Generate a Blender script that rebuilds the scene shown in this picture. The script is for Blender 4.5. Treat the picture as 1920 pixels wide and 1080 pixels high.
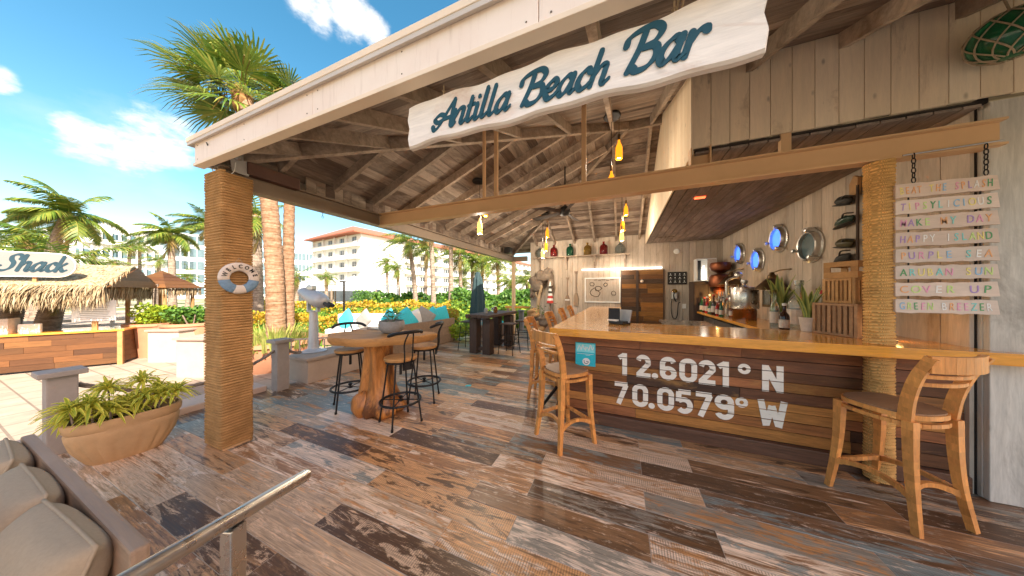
import bpy, bmesh, math, random
from mathutils import Vector, Matrix, Euler
R = math.radians
rnd = random.Random(7)
scene = bpy.context.scene
for o in list(bpy.data.objects): bpy.data.objects.remove(o)

# ------------------------------------------------------------------ camera
YAW = R(22.61); CS, SN = math.cos(YAW), math.sin(YAW)
cam_data = bpy.data.cameras.new('camera'); cam = bpy.data.objects.new('camera', cam_data)
scene.collection.objects.link(cam)
cam.location = (0, 0, 1.55); cam.rotation_euler = (R(90), 0, YAW)
cam_data.sensor_width = 36; cam_data.lens = 36 * 492 / 1920; cam_data.shift_y = 0.0025
cam_data.clip_start = 0.02; cam_data.clip_end = 3000
scene.camera = cam
# ------------------------------------------------------------------ sky, sun, exposure
SUN_AZ = Vector((0.86, -0.51)).normalized(); SUN_EL = R(40)
world = bpy.data.worlds.new('World'); scene.world = world; world.use_nodes = True
wn, wl = world.node_tree.nodes, world.node_tree.links
wn.clear()
w_out = wn.new('ShaderNodeOutputWorld'); w_bg = wn.new('ShaderNodeBackground')
sky = wn.new('ShaderNodeTexSky'); sky.sky_type = 'NISHITA'; sky.sun_disc = False
sky.sun_elevation = SUN_EL; sky.sun_rotation = math.atan2(SUN_AZ.x, SUN_AZ.y)
sky.air_density = 1.0; sky.dust_density = 1.3; sky.ozone_density = 2.0
w_bg.inputs['Strength'].default_value = 0.072
def wmath(op, a, b=None, clamp=False):
    n = wn.new('ShaderNodeMath'); n.operation = op; n.use_clamp = clamp
    for i, v in enumerate((a, b)):
        if v is None: continue
        if isinstance(v, (int, float)): n.inputs[i].default_value = v
        else: wl.new(v, n.inputs[i])
    return n.outputs[0]
tc = wn.new('ShaderNodeTexCoord')
def cloud_noise(scale, loc, detail, rough=0.55):
    mp = wn.new('ShaderNodeMapping'); mp.inputs['Scale'].default_value = (1, 1, 1.9); mp.inputs['Location'].default_value = loc
    nz = wn.new('ShaderNodeTexNoise'); nz.inputs['Scale'].default_value = scale
    nz.inputs['Detail'].default_value = detail; nz.inputs['Roughness'].default_value = rough
    wl.new(tc.outputs['Generated'], mp.inputs['Vector']); wl.new(mp.outputs[0], nz.inputs['Vector'])
    return nz.outputs['Fac']
big = cloud_noise(2.1, (3.1, 0.4, 1.7), 9)
spots = None
def spot(dx, dy, dz, ang, soft):
    """a cumulus in a fixed direction of the sky"""
    v = wn.new('ShaderNodeVectorMath'); v.operation = 'DOT_PRODUCT'
    d = Vector((dx, dy, dz)).normalized(); v.inputs[1].default_value = d
    wl.new(tc.outputs['Generated'], v.inputs[0])
    mr = wn.new('ShaderNodeMapRange'); mr.inputs['From Min'].default_value = math.cos(R(ang + soft)); mr.inputs['From Max'].default_value = math.cos(R(ang))
    mr.interpolation_type = 'SMOOTHSTEP'
    wl.new(v.outputs['Value'], mr.inputs['Value']); return mr.outputs[0]
def skydir(u, v):
    a = (u - 960) / 492
    return (CS * a - SN, SN * a + CS, (544.8 - v) / 492)
spot_list = [(skydir(298, 255), .3, 4.4), (skydir(250, 278), .1, 4.0), (skydir(170, 262), .1, 3.6), (skydir(590, 6), .1, 4.0), (skydir(650, 22), .2, 4.2), (skydir(700, 52), .1, 3.0), (skydir(-20, 145), .1, 1.8),
             ((0.3, -1, .5), 7, 9), ((-.6, -.9, .45), 5, 8), ((1, .4, .5), 6, 9), ((-1, 1.6, 1.3), 3, 7), ((.8, -.3, 1.2), 5, 8), ((.2, 1, .42), 5, 8)]
fine = cloud_noise(11, (.3, 1.2, .4), 12, .62)
acc = None
for d, a, s in spot_list:
    sp = spot(*d, a, s); acc = sp if acc is None else wmath('MAXIMUM', acc, sp)
# density = spot shape eaten by fine noise
fine2 = cloud_noise(34, (2.3, .2, 1.4), 8, .65)
dens = wmath('ADD', wmath('ADD', wmath('MULTIPLY', acc, .95), wmath('MULTIPLY', wmath('SUBTRACT', fine, 0.5), 2.4)), wmath('MULTIPLY', wmath('SUBTRACT', fine2, 0.5), 1.0))
mrc = wn.new('ShaderNodeMapRange'); mrc.inputs['From Min'].default_value = .15; mrc.inputs['From Max'].default_value = 1.35; mrc.interpolation_type = 'SMOOTHSTEP'
wl.new(dens, mrc.inputs['Value'])
cl = wmath('MULTIPLY', mrc.outputs[0], wmath('MINIMUM', wmath('MULTIPLY', acc, 1.8), 1.0))
wisp = wn.new('ShaderNodeMapRange'); wisp.inputs['From Min'].default_value = .60; wisp.inputs['From Max'].default_value = .85
wl.new(big, wisp.inputs['Value'])
cl = wmath('MAXIMUM', cl, wmath('MULTIPLY', wisp.outputs[0], .4), True)
hsv = wn.new('ShaderNodeHueSaturation'); hsv.inputs['Hue'].default_value = .487; hsv.inputs['Saturation'].default_value = 1.35
wl.new(sky.outputs[0], hsv.inputs['Color'])
cmix = wn.new('ShaderNodeMix'); cmix.data_type = 'RGBA'
tint = wn.new('ShaderNodeMix'); tint.data_type = 'RGBA'; tint.blend_type = 'MULTIPLY'; tint.inputs[0].default_value = 1.0; tint.inputs[7].default_value = (1.32, .99, .83, 1)
wl.new(hsv.outputs[0], tint.inputs[6])
wl.new(cl, cmix.inputs[0]); wl.new(tint.outputs[2], cmix.inputs[6]); cmix.inputs[7].default_value = (4.1, 4.0, 3.85, 1)
wl.new(cmix.outputs[2], w_bg.inputs['Color']); wl.new(w_bg.outputs[0], w_out.inputs[0])
sun_d = bpy.data.lights.new('sun', 'SUN'); sun_d.energy = 3.0; sun_d.angle = R(.53); sun_d.color = (1, .90, .76)
sun = bpy.data.objects.new('sun', sun_d); scene.collection.objects.link(sun)
to_sun = Vector((SUN_AZ.x * math.cos(SUN_EL), SUN_AZ.y * math.cos(SUN_EL), math.sin(SUN_EL)))
sun.rotation_euler = to_sun.to_track_quat('Z', 'Y').to_euler(); sun.location = to_sun * 60
vs = scene.view_settings; vs.view_transform = 'Standard'; vs.look = 'None'; vs.exposure = 2.28; vs.gamma = 1; vs.use_curve_mapping = False
scene.cycles.max_bounces = 6; scene.cycles.diffuse_bounces = 4; scene.cycles.glossy_bounces = 3; scene.cycles.transmission_bounces = 4; scene.cycles.caustics_reflective = False; scene.cycles.caustics_refractive = False
scene.cycles.transparent_max_bounces = 8; scene.cycles.use_denoising = True

# ------------------------------------------------------------------ helpers
col = scene.collection
class MB:
    """collects faces; build() links them as one mesh object"""
    def __init__(s): s.v = []; s.f = []; s.c = {}
    def add(s, vs, fs):
        b = len(s.v); s.v += [tuple(p) for p in vs]; s.f += [tuple(i + b for i in f) for f in fs]; return b
    def box(s, c, d, rz=0, rx=0, ry=0, taper=1.0):
        x, y, z = d[0] / 2, d[1] / 2, d[2] / 2; m = Euler((rx, ry, rz)).to_matrix(); c = Vector(c)
        P = [c + m @ Vector((sx * x * (taper if sz < 0 else 1), sy * y * (taper if sz < 0 else 1), sz * z)) for sz in (-1, 1) for sx, sy in ((-1, -1), (1, -1), (1, 1), (-1, 1))]
        s.add(P, [(3, 2, 1, 0), (4, 5, 6, 7), (0, 1, 5, 4), (1, 2, 6, 5), (2, 3, 7, 6), (3, 0, 4, 7)]); return s
    def rbox(s, c, d, b=.01, rz=0, rx=0, ry=0):
        """box with chamfered edges"""
        bm = bmesh.new(); bmesh.ops.create_cube(bm, size=1)
        bmesh.ops.scale(bm, vec=d, verts=bm.verts); bmesh.ops.bevel(bm, geom=bm.edges[:], offset=b, segments=2, profile=.6, affect='EDGES')
        m = Matrix.Translation(c) @ Euler((rx, ry, rz)).to_matrix().to_4x4(); bm.verts.index_update()
        s.add([m @ v.co for v in bm.verts], [[v.index for v in f.verts] for f in bm.faces]); bm.free(); return s
    def bar(s, a, b, w, h, up=(0, 0, 1)):
        a, b = Vector(a), Vector(b); t = (b - a).normalized(); u = Vector(up); sd = t.cross(u)
        if sd.length < 1e-4: sd = t.cross(Vector((1, 0, 0)))
        sd.normalize(); u = sd.cross(t)
        P = [p + sd * i * w / 2 + u * j * h / 2 for p in (a, b) for i, j in ((-1, -1), (1, -1), (1, 1), (-1, 1))]
        s.add(P, [(0, 1, 2, 3), (7, 6, 5, 4), (4, 5, 1, 0), (5, 6, 2, 1), (6, 7, 3, 2), (7, 4, 0, 3)]); return s
    def tube(s, pts, r, n=8, cap=True):
        pts = [Vector(p) for p in pts]; rs = r if isinstance(r, (list, tuple)) else [r] * len(pts)
        rings = []; up = None
        for i, p in enumerate(pts):
            t = (pts[min(i + 1, len(pts) - 1)] - pts[max(i - 1, 0)]).normalized()
            if up is None:
                up = Vector((0, 0, 1)) if abs(t.z) < .9 else Vector((1, 0, 0))
            up = (up - t * up.dot(t)).normalized(); sd = t.cross(up)
            rings.append([p + (up * math.cos(2 * math.pi * k / n) + sd * math.sin(2 * math.pi * k / n)) * rs[i] for k in range(n)])
        b = s.add([q for rg in rings for q in rg], [])
        for i in range(len(rings) - 1):
            for k in range(n):
                s.f.append((b + i * n + k, b + i * n + (k + 1) % n, b + (i + 1) * n + (k + 1) % n, b + (i + 1) * n + k))
        if cap: s.f.append(tuple(b + k for k in range(n))[::-1]); s.f.append(tuple(b + (len(rings) - 1) * n + k for k in range(n)))
        return s
    def lathe(s, prof, n=20, c=(0, 0, 0), sx=1, sy=1, m=None):
        c = Vector(c); b = s.add([], [])
        for r, z in prof:
            for k in range(n):
                q = Vector((r * sx * math.cos(2 * math.pi * k / n), r * sy * math.sin(2 * math.pi * k / n), z))
                s.v.append(tuple(c + (m @ q if m else q)))
        for i in range(len(prof) - 1):
            for k in range(n):
                s.f.append((b + i * n + k, b + i * n + (k + 1) % n, b + (i + 1) * n + (k + 1) % n, b + (i + 1) * n + k))
        if prof[0][0] > 1e-4: s.f.append(tuple(b + k for k in range(n))[::-1])
        if prof[-1][0] > 1e-4: s.f.append(tuple(b + (len(prof) - 1) * n + k for k in range(n)))
        return s
    def prism(s, poly, vec):
        vec = Vector(vec); P = [Vector(p) for p in poly]; n = len(P)
        s.add(P + [p + vec for p in P], [tuple(range(n))[::-1], tuple(range(n, 2 * n))] + [(i, (i + 1) % n, n + (i + 1) % n, n + i) for i in range(n)]); return s
    def blob(s, c, d, n=12, m=8, k=.0, seed=0, rz=0):
        """lumpy ellipsoid"""
        rr = random.Random(seed); ph = [rr.uniform(0, 6.28) for _ in range(6)]
        def P(i, j):
            th = math.pi * i / m; a = 2 * math.pi * j / n
            q = 1 + k * (math.sin(3 * a + ph[0] + 2 * th) + math.sin(5 * th + ph[1] + a) + .6 * math.sin(4 * a + 3 * th + ph[2]))
            x, y, z = math.sin(th) * math.cos(a) * d[0] * q, math.sin(th) * math.sin(a) * d[1] * q, math.cos(th) * d[2] * q
            return (c[0] + x * math.cos(rz) - y * math.sin(rz), c[1] + x * math.sin(rz) + y * math.cos(rz), c[2] + z)
        b = s.add([P(0, 0)] + [P(i, j) for i in range(1, m) for j in range(n)] + [P(m, 0)], [])
        for j in range(n):
            s.f.append((b, b + 1 + j, b + 1 + (j + 1) % n)); e = b + 1 + (m - 2) * n; s.f.append((e + j, b + 1 + (m - 1) * n, e + (j + 1) % n))
        for i in range(m - 2):
            for j in range(n):
                a0 = b + 1 + i * n; s.f.append((a0 + j, a0 + n + j, a0 + n + (j + 1) % n, a0 + (j + 1) % n))
        return s
    def mesh(s, name, smooth=False):
        me = bpy.data.meshes.new(name); me.from_pydata(s.v, [], s.f); me.update()
        bm = bmesh.new(); bm.from_mesh(me); bmesh.ops.recalc_face_normals(bm, faces=bm.faces); bm.to_mesh(me); bm.free()
        if s.c:
            at = me.color_attributes.new('tone', 'FLOAT_COLOR', 'POINT')
            for i in range(len(s.v)):
                c = s.c.get(i, 0.0); at.data[i].color = (c, c, c, 1)
        if smooth:
            me.polygons.foreach_set('use_smooth', [True] * len(me.polygons))
            if smooth != 'all': me.set_sharp_from_angle(angle=R(40))
        return me
    def build(s, name, mat, parent=None, loc=(0, 0, 0), rot=(0, 0, 0), smooth=False, **kw):
        return link(name, s.mesh(name, smooth), mat, parent, loc, rot, **kw)
def link(name, me, mat, parent=None, loc=(0, 0, 0), rot=(0, 0, 0), label=None, cat=None, group=None, kind=None):
    if mat is not None and len(me.materials) == 0: me.materials.append(mat)
    o = bpy.data.objects.new(name, me); col.objects.link(o); o.location = loc; o.rotation_euler = rot
    if parent: o.parent = parent
    return tag(o, label, cat, group, kind)
def tag(o, label=None, cat=None, group=None, kind=None):
    for k, v in (('label', label), ('category', cat), ('group', group), ('kind', kind)):
        if v: o[k] = v
    return o
def thing(name, label, cat, loc=(0, 0, 0), rz=0, group=None):
    o = bpy.data.objects.new(name, None); col.objects.link(o); o.location = loc; o.rotation_euler = (0, 0, rz); o.empty_display_size = .1
    return tag(o, label, cat, group)
def dup(o, loc=None, rz=None, label=None, parent=None, group=None, scale=None):
    c = o.copy(); col.objects.link(c); c.parent = parent
    if loc is not None: c.location = loc
    if rz is not None: c.rotation_euler = (0, 0, rz)
    if scale: c.scale = (scale,) * 3
    tag(c, label, None, group)
    for ch in list(o.children): dup(ch, parent=c)
    return c
def cat_rom(P, n=6):
    P = [Vector(p) for p in P]; Q = [P[0] * 2 - P[1]] + P + [P[-1] * 2 - P[-2]]; out = []
    for i in range(1, len(Q) - 2):
        a, b, c, d = Q[i - 1:i + 3]
        for k in range(n):
            t = k / n; out.append(.5 * ((2 * b) + (c - a) * t + (2 * a - 5 * b + 4 * c - d) * t * t + (3 * b - a - 3 * c + d) * t ** 3))
    return out + [P[-1]]
def UD(u, dep):
    """ground position of a bearing (photo column) at a distance from the camera"""
    lat = (u - 960) / 492 * dep
    return Vector((CS * lat - SN * dep, SN * lat + CS * dep))
def zat(v, dep): return 1.55 + (544.8 - v) / 492 * dep

# ------------------------------------------------------------------ materials
MATS = {}
class NT:
    def __init__(s, name):
        s.m = bpy.data.materials.new(name); s.m.use_nodes = True; s.n = s.m.node_tree.nodes; s.l = s.m.node_tree.links; s.p = s.n['Principled BSDF']
        MATS[name] = s.m
    def val(s, sock, v):
        if isinstance(v, bpy.types.NodeSocket): s.l.new(v, sock)
        elif isinstance(v, (tuple, list)) and len(v) == 3 and sock.type == 'RGBA': sock.default_value = (*v, 1)
        else: sock.default_value = v
    def coord(s, kind='world', scale=(1, 1, 1), off=None):
        if kind == 'world': o = s.n.new('ShaderNodeNewGeometry').outputs['Position']
        else: o = s.n.new('ShaderNodeTexCoord').outputs['Object']
        mp = s.n.new('ShaderNodeMapping'); mp.inputs['Scale'].default_value = scale; s.l.new(o, mp.inputs['Vector'])
        if off is not None: s.l.new(off, mp.inputs['Location'])
        return mp.outputs[0]
    def noise(s, vec, scale=5, detail=5, rough=.6, dist=0):
        n = s.n.new('ShaderNodeTexNoise'); s.l.new(vec, n.inputs['Vector']); n.inputs['Scale'].default_value = scale; n.inputs['Detail'].default_value = detail
        n.inputs['Roughness'].default_value = rough; n.inputs['Distortion'].default_value = dist; return n.outputs['Fac']
    def ramp(s, fac, stops, interp='LINEAR'):
        r = s.n.new('ShaderNodeValToRGB'); r.color_ramp.interpolation = interp; e = r.color_ramp.elements
        while len(e) < len(stops): e.new(.5)
        for i, (p, c) in enumerate(stops):
            e[i].position = p; e[i].color = (*c, 1) if isinstance(c, (tuple, list)) else (c, c, c, 1)
        s.l.new(fac, r.inputs[0]); return r.outputs[0]
    def mix(s, fac, a, b, mode='MIX'):
        m = s.n.new('ShaderNodeMix'); m.data_type = 'RGBA'; m.blend_type = mode
        s.val(m.inputs[0], fac); s.val(m.inputs[6], a); s.val(m.inputs[7], b); return m.outputs[2]
    def math(s, op, a, b=0.0, clamp=False):
        m = s.n.new('ShaderNodeMath'); m.operation = op; m.use_clamp = clamp; s.val(m.inputs[0], a); s.val(m.inputs[1], b); return m.outputs[0]
    def rand(s):
        a = s.n.new('ShaderNodeObjectInfo').outputs['Random']; b = s.n.new('ShaderNodeNewGeometry').outputs['Random Per Island']
        return s.math('FRACT', s.math('ADD', a, b))
    def set(s, color=None, rough=None, metal=None, bump=None, bstr=.3, bdist=.01, spec=None, emis=None, estr=0, trans=None, alpha=None, sub=None, coat=None):
        p = s.p.inputs
        if color is not None: s.val(p['Base Color'], color)
        if rough is not None: s.val(p['Roughness'], rough)
        if metal is not None: s.val(p['Metallic'], metal)
        if spec is not None: s.val(p['Specular IOR Level'], spec)
        if emis is not None: s.val(p['Emission Color'], emis); p['Emission Strength'].default_value = estr
        if trans is not None: s.val(p['Transmission Weight'], trans)
        if alpha is not None: s.val(p['Alpha'], alpha)
        if coat is not None: p['Coat Weight'].default_value = coat; p['Coat Roughness'].default_value = .12
        if bump is not None:
            b = s.n.new('ShaderNodeBump'); b.inputs['Strength'].default_value = bstr; b.inputs['Distance'].default_value = bdist
            s.l.new(bump, b.inputs['Height']); s.l.new(b.outputs[0], p['Normal'])
        return s.m
def plain(name, c, rough=.5, metal=0, var=.18, scale=6, bump=.1, spec=None, emis=None, estr=0, kind='object', coat=None):
    """paint, metal, plastic: one colour with mottling and fine relief"""
    t = NT(name); v = t.coord(kind); n = t.noise(v, scale, 6, .65)
    lo = tuple(x * (1 - var) for x in c); hi = tuple(min(1, x * (1 + var)) for x in c)
    n2 = t.noise(v, scale * 9, 3, .7)
    cc = t.ramp(n, [(.3, lo), (.7, hi)])
    return t.set(cc, t.ramp(n2, [(.3, max(.02, rough - .1)), (.7, min(1, rough + .1))]), metal, n2, bump, .004, spec, emis, estr, coat=coat)
def wood(name, tones, stretch=(1, 12, 12), kind='object', rough=.55, grain=.5, vary=.35, bstr=.35, spec=.4, stain=None, coat=None, scale=2.2, knots=0.):
    """boards: grain along the axis with the small stretch, per-board tone and offset"""
    t = NT(name); rn = t.rand()
    cb = t.n.new('ShaderNodeCombineXYZ'); k = t.math('MULTIPLY', rn, 37.0)
    for i in range(3): t.l.new(k, cb.inputs[i])
    v = t.coord(kind, stretch, cb.outputs[0])
    g1 = t.noise(v, scale, 8, .62, .6); g2 = t.noise(v, scale * 5, 5, .7, .2)
    tones = list(tones) * 2 if len(tones) == 1 else tones
    n = len(tones); base = t.ramp(rn, [((i + .5) / n, c) for i, c in enumerate(tones)])
    gm = t.ramp(t.math('ADD', t.math('MULTIPLY', g1, .6), t.math('MULTIPLY', g2, .4)), [(.3, 1 - grain), (.7, 1 + grain * .55)])
    c = t.mix(1.0, base, gm, 'MULTIPLY')
    rv = t.ramp(t.math('FRACT', t.math('MULTIPLY', rn, 7.13)), [(0, 1 - vary), (1, 1 + vary * .4)])
    c = t.mix(1.0, c, rv, 'MULTIPLY')
    if stain:
        sc, amt, lo, hi = stain
        sv = t.coord(kind, tuple(.35 * x ** .5 for x in stretch), cb.outputs[0])
        f = t.ramp(t.noise(sv, 3.2, 9, .72, .8), [(lo, 0.0), (hi, 1.0)])
        c = t.mix(t.math('MULTIPLY', f, amt), c, sc)
    if knots:
        kv = t.coord(kind, tuple(1.6 * x ** .35 for x in stretch), cb.outputs[0])
        vo = t.n.new('ShaderNodeTexVoronoi'); vo.inputs['Scale'].default_value = 2.3; t.l.new(kv, vo.inputs['Vector'])
        kf = t.ramp(vo.outputs['Distance'], [(.04, 1.0), (.12, 0.0)])
        c = t.mix(t.math('MULTIPLY', kf, knots), c, tuple(x * .3 for x in tones[0]))
    return t.set(c, t.ramp(g2, [(.3, rough - .08), (.7, rough + .12)]), 0, g2, bstr, .004, spec, coat=coat)
def glassy(name, c, rough=.05, trans=.85, emis=None, estr=0):
    t = NT(name); v = t.coord('object'); n = t.noise(v, 9, 3)
    return t.set(t.ramp(n, [(.3, tuple(x * .85 for x in c)), (.7, c)]), rough, 0, n, .08, .004, .5, emis, estr, trans)
def leafy(name, tones, rough=.5, tl=.25, edge=None):
    """leaves: tone per leaf, some light passing through"""
    t = NT(name); rn = t.rand(); n = len(tones)
    c = t.ramp(rn, [((i + .5) / n, q) for i, q in enumerate(tones)])
    c = t.mix(.35, c, t.mix(1.0, c, t.ramp(t.noise(t.coord('object', (1, 1, 1)), 3.5, 4), [(.3, .35), (.7, 1.5)]), 'MULTIPLY'))
    if edge:
        at = t.n.new('ShaderNodeVertexColor'); at.layer_name = 'tone'
        c = t.mix(at.outputs[0], c, edge)
    t.set(c, rough, 0, spec=.35)
    tr = t.n.new('ShaderNodeBsdfTranslucent'); t.l.new(c, tr.inputs[0])
    ms = t.n.new('ShaderNodeMixShader'); ms.inputs[0].default_value = tl
    t.l.new(t.p.outputs[0], ms.inputs[1]); t.l.new(tr.outputs[0], ms.inputs[2]); t.l.new(ms.outputs[0], t.n['Material Output'].inputs[0])
    return t.m
# deck tile: wood-look porcelain, every tile a print of its own
def deck_material():
    t = NT('deck_tile'); rn = t.rand(); k = t.math('MULTIPLY', rn, 61.0)
    cb = t.n.new('ShaderNodeCombineXYZ')
    for i in range(3): t.l.new(k, cb.inputs[i])
    P = [(.38, .235, .13), (.23, .13, .068), (.31, .215, .14), (.165, .097, .056), (.23, .225, .205), (.40, .305, .22), (.29, .155, .072), (.42, .275, .16), (.20, .115, .06), (.35, .24, .145)]
    Q = [(.50, .29, .14), (.58, .48, .39), (.14, .20, .225), (.085, .046, .024), (.56, .35, .19), (.62, .53, .45), (.10, .055, .027), (.16, .22, .245)]
    T = [(.09, .05, .026), (.55, .42, .31), (.42, .22, .09), (.60, .52, .45), (.07, .04, .022), (.19, .235, .25)]
    base = t.ramp(rn, [(i / len(P), c) for i, c in enumerate(P)], 'CONSTANT')
    r2 = t.math('FRACT', t.math('MULTIPLY', rn, 13.7))
    sec = t.ramp(r2, [(i / len(Q), c) for i, c in enumerate(Q)], 'CONSTANT')
    r3 = t.math('FRACT', t.math('MULTIPLY', rn, 29.3))
    v1 = t.coord('world', (.75, 6.5, 1), cb.outputs[0]); v2 = t.coord('world', (1.7, 36, 1), cb.outputs[0]); v3 = t.coord('world', (3, 90, 1), cb.outputs[0])
    n1 = t.noise(v1, 2.2, 10, .68, .7); n2 = t.noise(v2, 1.7, 10, .72, .9); n3 = t.noise(v3, 1.5, 6, .7)
    thr = t.math('ADD', t.math('MULTIPLY', t.math('SUBTRACT', r3, .5), .20), t.math('ADD', t.math('MULTIPLY', n1, .68), t.math('MULTIPLY', n2, .32)))
    f = t.ramp(thr, [(.475, 0.0), (.535, 1.0)])
    c = t.mix(f, base, sec)
    r4 = t.math('FRACT', t.math('MULTIPLY', rn, 47.9)); ter = t.ramp(r4, [(i / len(T), q) for i, q in enumerate(T)], 'CONSTANT')
    n4 = t.noise(t.coord('world', (1.5, 7, 2), cb.outputs[0]), 1.9, 12, .74, .7)
    c = t.mix(t.math('MULTIPLY', t.ramp(n4, [(.525, 0.0), (.565, 1.0)]), .9), c, ter)
    flake = t.ramp(t.math('ADD', t.math('MULTIPLY', t.noise(t.coord('world', (5, 14, 1), cb.outputs[0]), 2.4, 9, .75, .3), .7), t.math('MULTIPLY', n3, .3)), [(.555, 0.0), (.60, 1.0)])
    c = t.mix(t.math('MULTIPLY', flake, .75), c, t.mix(r2, (.06, .036, .02), (.66, .57, .49)))
    # cross-cut saw marks on some tiles
    wv = t.n.new('ShaderNodeTexWave'); wv.bands_direction = 'X'; wv.inputs['Scale'].default_value = 9.0; wv.inputs['Distortion'].default_value = 4.0; wv.inputs['Detail'].default_value = 3
    t.l.new(t.coord('world', (2.4, .7, 1), cb.outputs[0]), wv.inputs['Vector'])
    saw = t.math('MULTIPLY', t.ramp(wv.outputs['Fac'], [(.5, 0.0), (.9, 1.0)]), t.ramp(r3, [(.62, 0.0), (.66, .55)]))
    c = t.mix(t.math('MULTIPLY', saw, t.ramp(n1, [(.42, 0.0), (.55, 1.0)])), c, (.07, .04, .024))
    g = t.ramp(t.math('ADD', t.math('MULTIPLY', n2, .55), t.math('MULTIPLY', n3, .45)), [(.34, .30), (.5, .88), (.66, 1.35)])
    c = t.mix(1.0, t.mix(1.0, c, g, 'MULTIPLY'), (1.34, 1.17, .99), 'MULTIPLY')
    return t.set(c, t.ramp(n2, [(.3, .26), (.7, .46)]), 0, n3, .15, .003, .5)
deck_material()
wood('ceiling_along_y', [(.33, .255, .20), (.225, .165, .13), (.40, .32, .26), (.29, .235, .195), (.185, .13, .10)], (9, .9, 9), 'world', .8, .62, .4, .5, .2, ((.45, .37, .30), .6, .50, .64), knots=.45)
wood('ceiling_along_x', [(.33, .255, .20), (.225, .165, .13), (.40, .32, .26), (.29, .235, .195), (.185, .13, .10)], (.9, 9, 9), 'world', .8, .62, .4, .5, .2, ((.45, .37, .30), .6, .50, .64), knots=.45)
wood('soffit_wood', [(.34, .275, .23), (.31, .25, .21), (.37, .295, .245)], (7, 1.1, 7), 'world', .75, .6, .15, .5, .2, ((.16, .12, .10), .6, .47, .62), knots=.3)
wood('rafter_wood', [(.46, .365, .285), (.40, .315, .245), (.52, .42, .335)], (3, 3, 3), 'world', .8, .55, .25, .5, .2, ((.12, .075, .05), .6, .5, .66))
wood('whitewash_board', [(.56, .465, .375), (.51, .435, .365), (.60, .50, .405), (.53, .455, .385)], (9, 9, .9), 'world', .75, .30, .2, .4, .2, ((.27, .19, .13), .5, .55, .70), knots=.5)
wood('panel_board', [(.90, .74, .54), (.87, .71, .51), (.91, .77, .58)], (9, 9, .9), 'world', .7, .14, .06, .4, .25, ((.33, .22, .13), .55, .57, .70), knots=.6)
wood('grey_post_wood', [(.62, .585, .53), (.57, .54, .49)], (8, 8, .8), 'world', .8, .32, .15, .5, .2, ((.25, .22, .19), .6, .54, .66), knots=.4)
wood('bar_plank', [(.38, .138, .05), (.21, .083, .04), (.64, .27, .065), (.14, .068, .044), (.30, .108, .045), (.48, .18, .05), (.165, .075, .044)], (1.1, 14, 14), 'world', .5, .68, .68, .5, .4, ((.55, .28, .08), .5, .56, .68), knots=.6)
wood('counter_wood', [(.93, .40, .05), (.88, .37, .045)], (1.2, 9, 9), 'world', .16, .38, .1, .06, .5, coat=.6, scale=1.6)
wood('chair_wood', [(.76, .32, .085), (.70, .285, .075), (.80, .345, .09)], (7, 7, 1.2), 'object', .42, .42, .16, .2, .45, ((.30, .11, .03), .45, .56, .7), coat=.12)
wood('seat_wood', [(.33, .185, .10)], (1.5, 9, 9), 'object', .5, .28, .1, .12, .4)
wood('root_wood', [(.58, .225, .05), (.52, .20, .045)], (5, 5, 1.0), 'object', .45, .7, .1, .6, .4, ((.09, .032, .012), .9, .49, .60), coat=.2, scale=1.6)
wood('slab_wood', [(.50, .25, .085)], (1.3, 4, 4), 'object', .6, .45, .1, .2, .3, ((.20, .09, .035), .6, .56, .68))
wood('dark_timber', [(.085, .055, .042), (.07, .045, .035)], (6, 6, 1), 'object', .6, .5, .15, .4, .3)
wood('crate_wood', [(.50, .27, .10), (.46, .235, .085), (.54, .31, .13)], (5, 5, 5), 'object', .6, .35, .25, .3, .3)
wood('old_crate_wood', [(.42, .25, .14), (.38, .22, .12)], (5, 5, 5), 'object', .65, .4, .25, .3, .3)
wood('shack_plank', [(.155, .06, .018), (.075, .03, .012), (.21, .09, .026), (.11, .043, .015)], (1.2, 10, 10), 'object', .5, .4, .3, .25, .4)
wood('sign_wood', [(.88, .81, .74)], (1.0, 9, 11), 'object', .6, .22, .0, .5, .3, ((.60, .42, .32), .7, .53, .68), scale=1.8, knots=.3)
wood('drink_board', [(.72, .565, .47), (.68, .53, .44), (.75, .61, .52)], (1.5, 9, 9), 'object', .65, .16, .12, .3, .25)
wood('lounge_wood', [(.34, .225, .15), (.30, .20, .13)], (.9, 8, 8), 'object', .55, .28, .12, .2, .35)
wood('back_door_wood', [(.12, .06, .028), (.20, .085, .03), (.05, .03, .02), (.36, .16, .035), (.07, .045, .032), (.28, .12, .03)], (1.0, 9, 9), 'world', .55, .5, .35, .3, .3)
wood('paddle_wood', [(.33, .24, .17), (.28, .20, .15)], (9, 9, 1), 'object', .7, .3, .1, .2)
plain('tan_steel', (.70, .455, .25), .45, 0, .06, 2, .05, kind='world')
plain('brown_steel', (.245, .185, .135), .5, 0, .08, 2, .05, kind='world')
def weathered_paint():
    t = NT('fascia_paint'); v = t.coord('world'); n = t.noise(v, 1.5, 8, .65); d = t.noise(t.coord('world', (14, 1, 1.2)), 2.0, 7, .7)
    c = t.mix(t.ramp(n, [(.35, 0.0), (.65, 1.0)]), (.78, .64, .54), (.84, .73, .63)); c = t.mix(t.math('MULTIPLY', t.ramp(d, [(.56, 0.0), (.72, 1.0)]), .35), c, (.50, .38, .29))
    return t.set(c, .6, 0, t.noise(v, 40, 4), .15, .003)
weathered_paint()
plain('roof_edge', (.80, .66, .50), .6, 0, .06, 2, .1, kind='world')
plain('roof_top', (.55, .5, .45), .8, 0, .15, 1, .2, kind='world')
plain('grout', (.42, .35, .28), .9, 0, .15, 8, .2, kind='world')
plain('stucco', (.44, .335, .26), .85, 0, .10, 3, .3, kind='world')
plain('pink_stucco', (.52, .385, .30), .85, 0, .08, 3, .3, kind='world')
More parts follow.
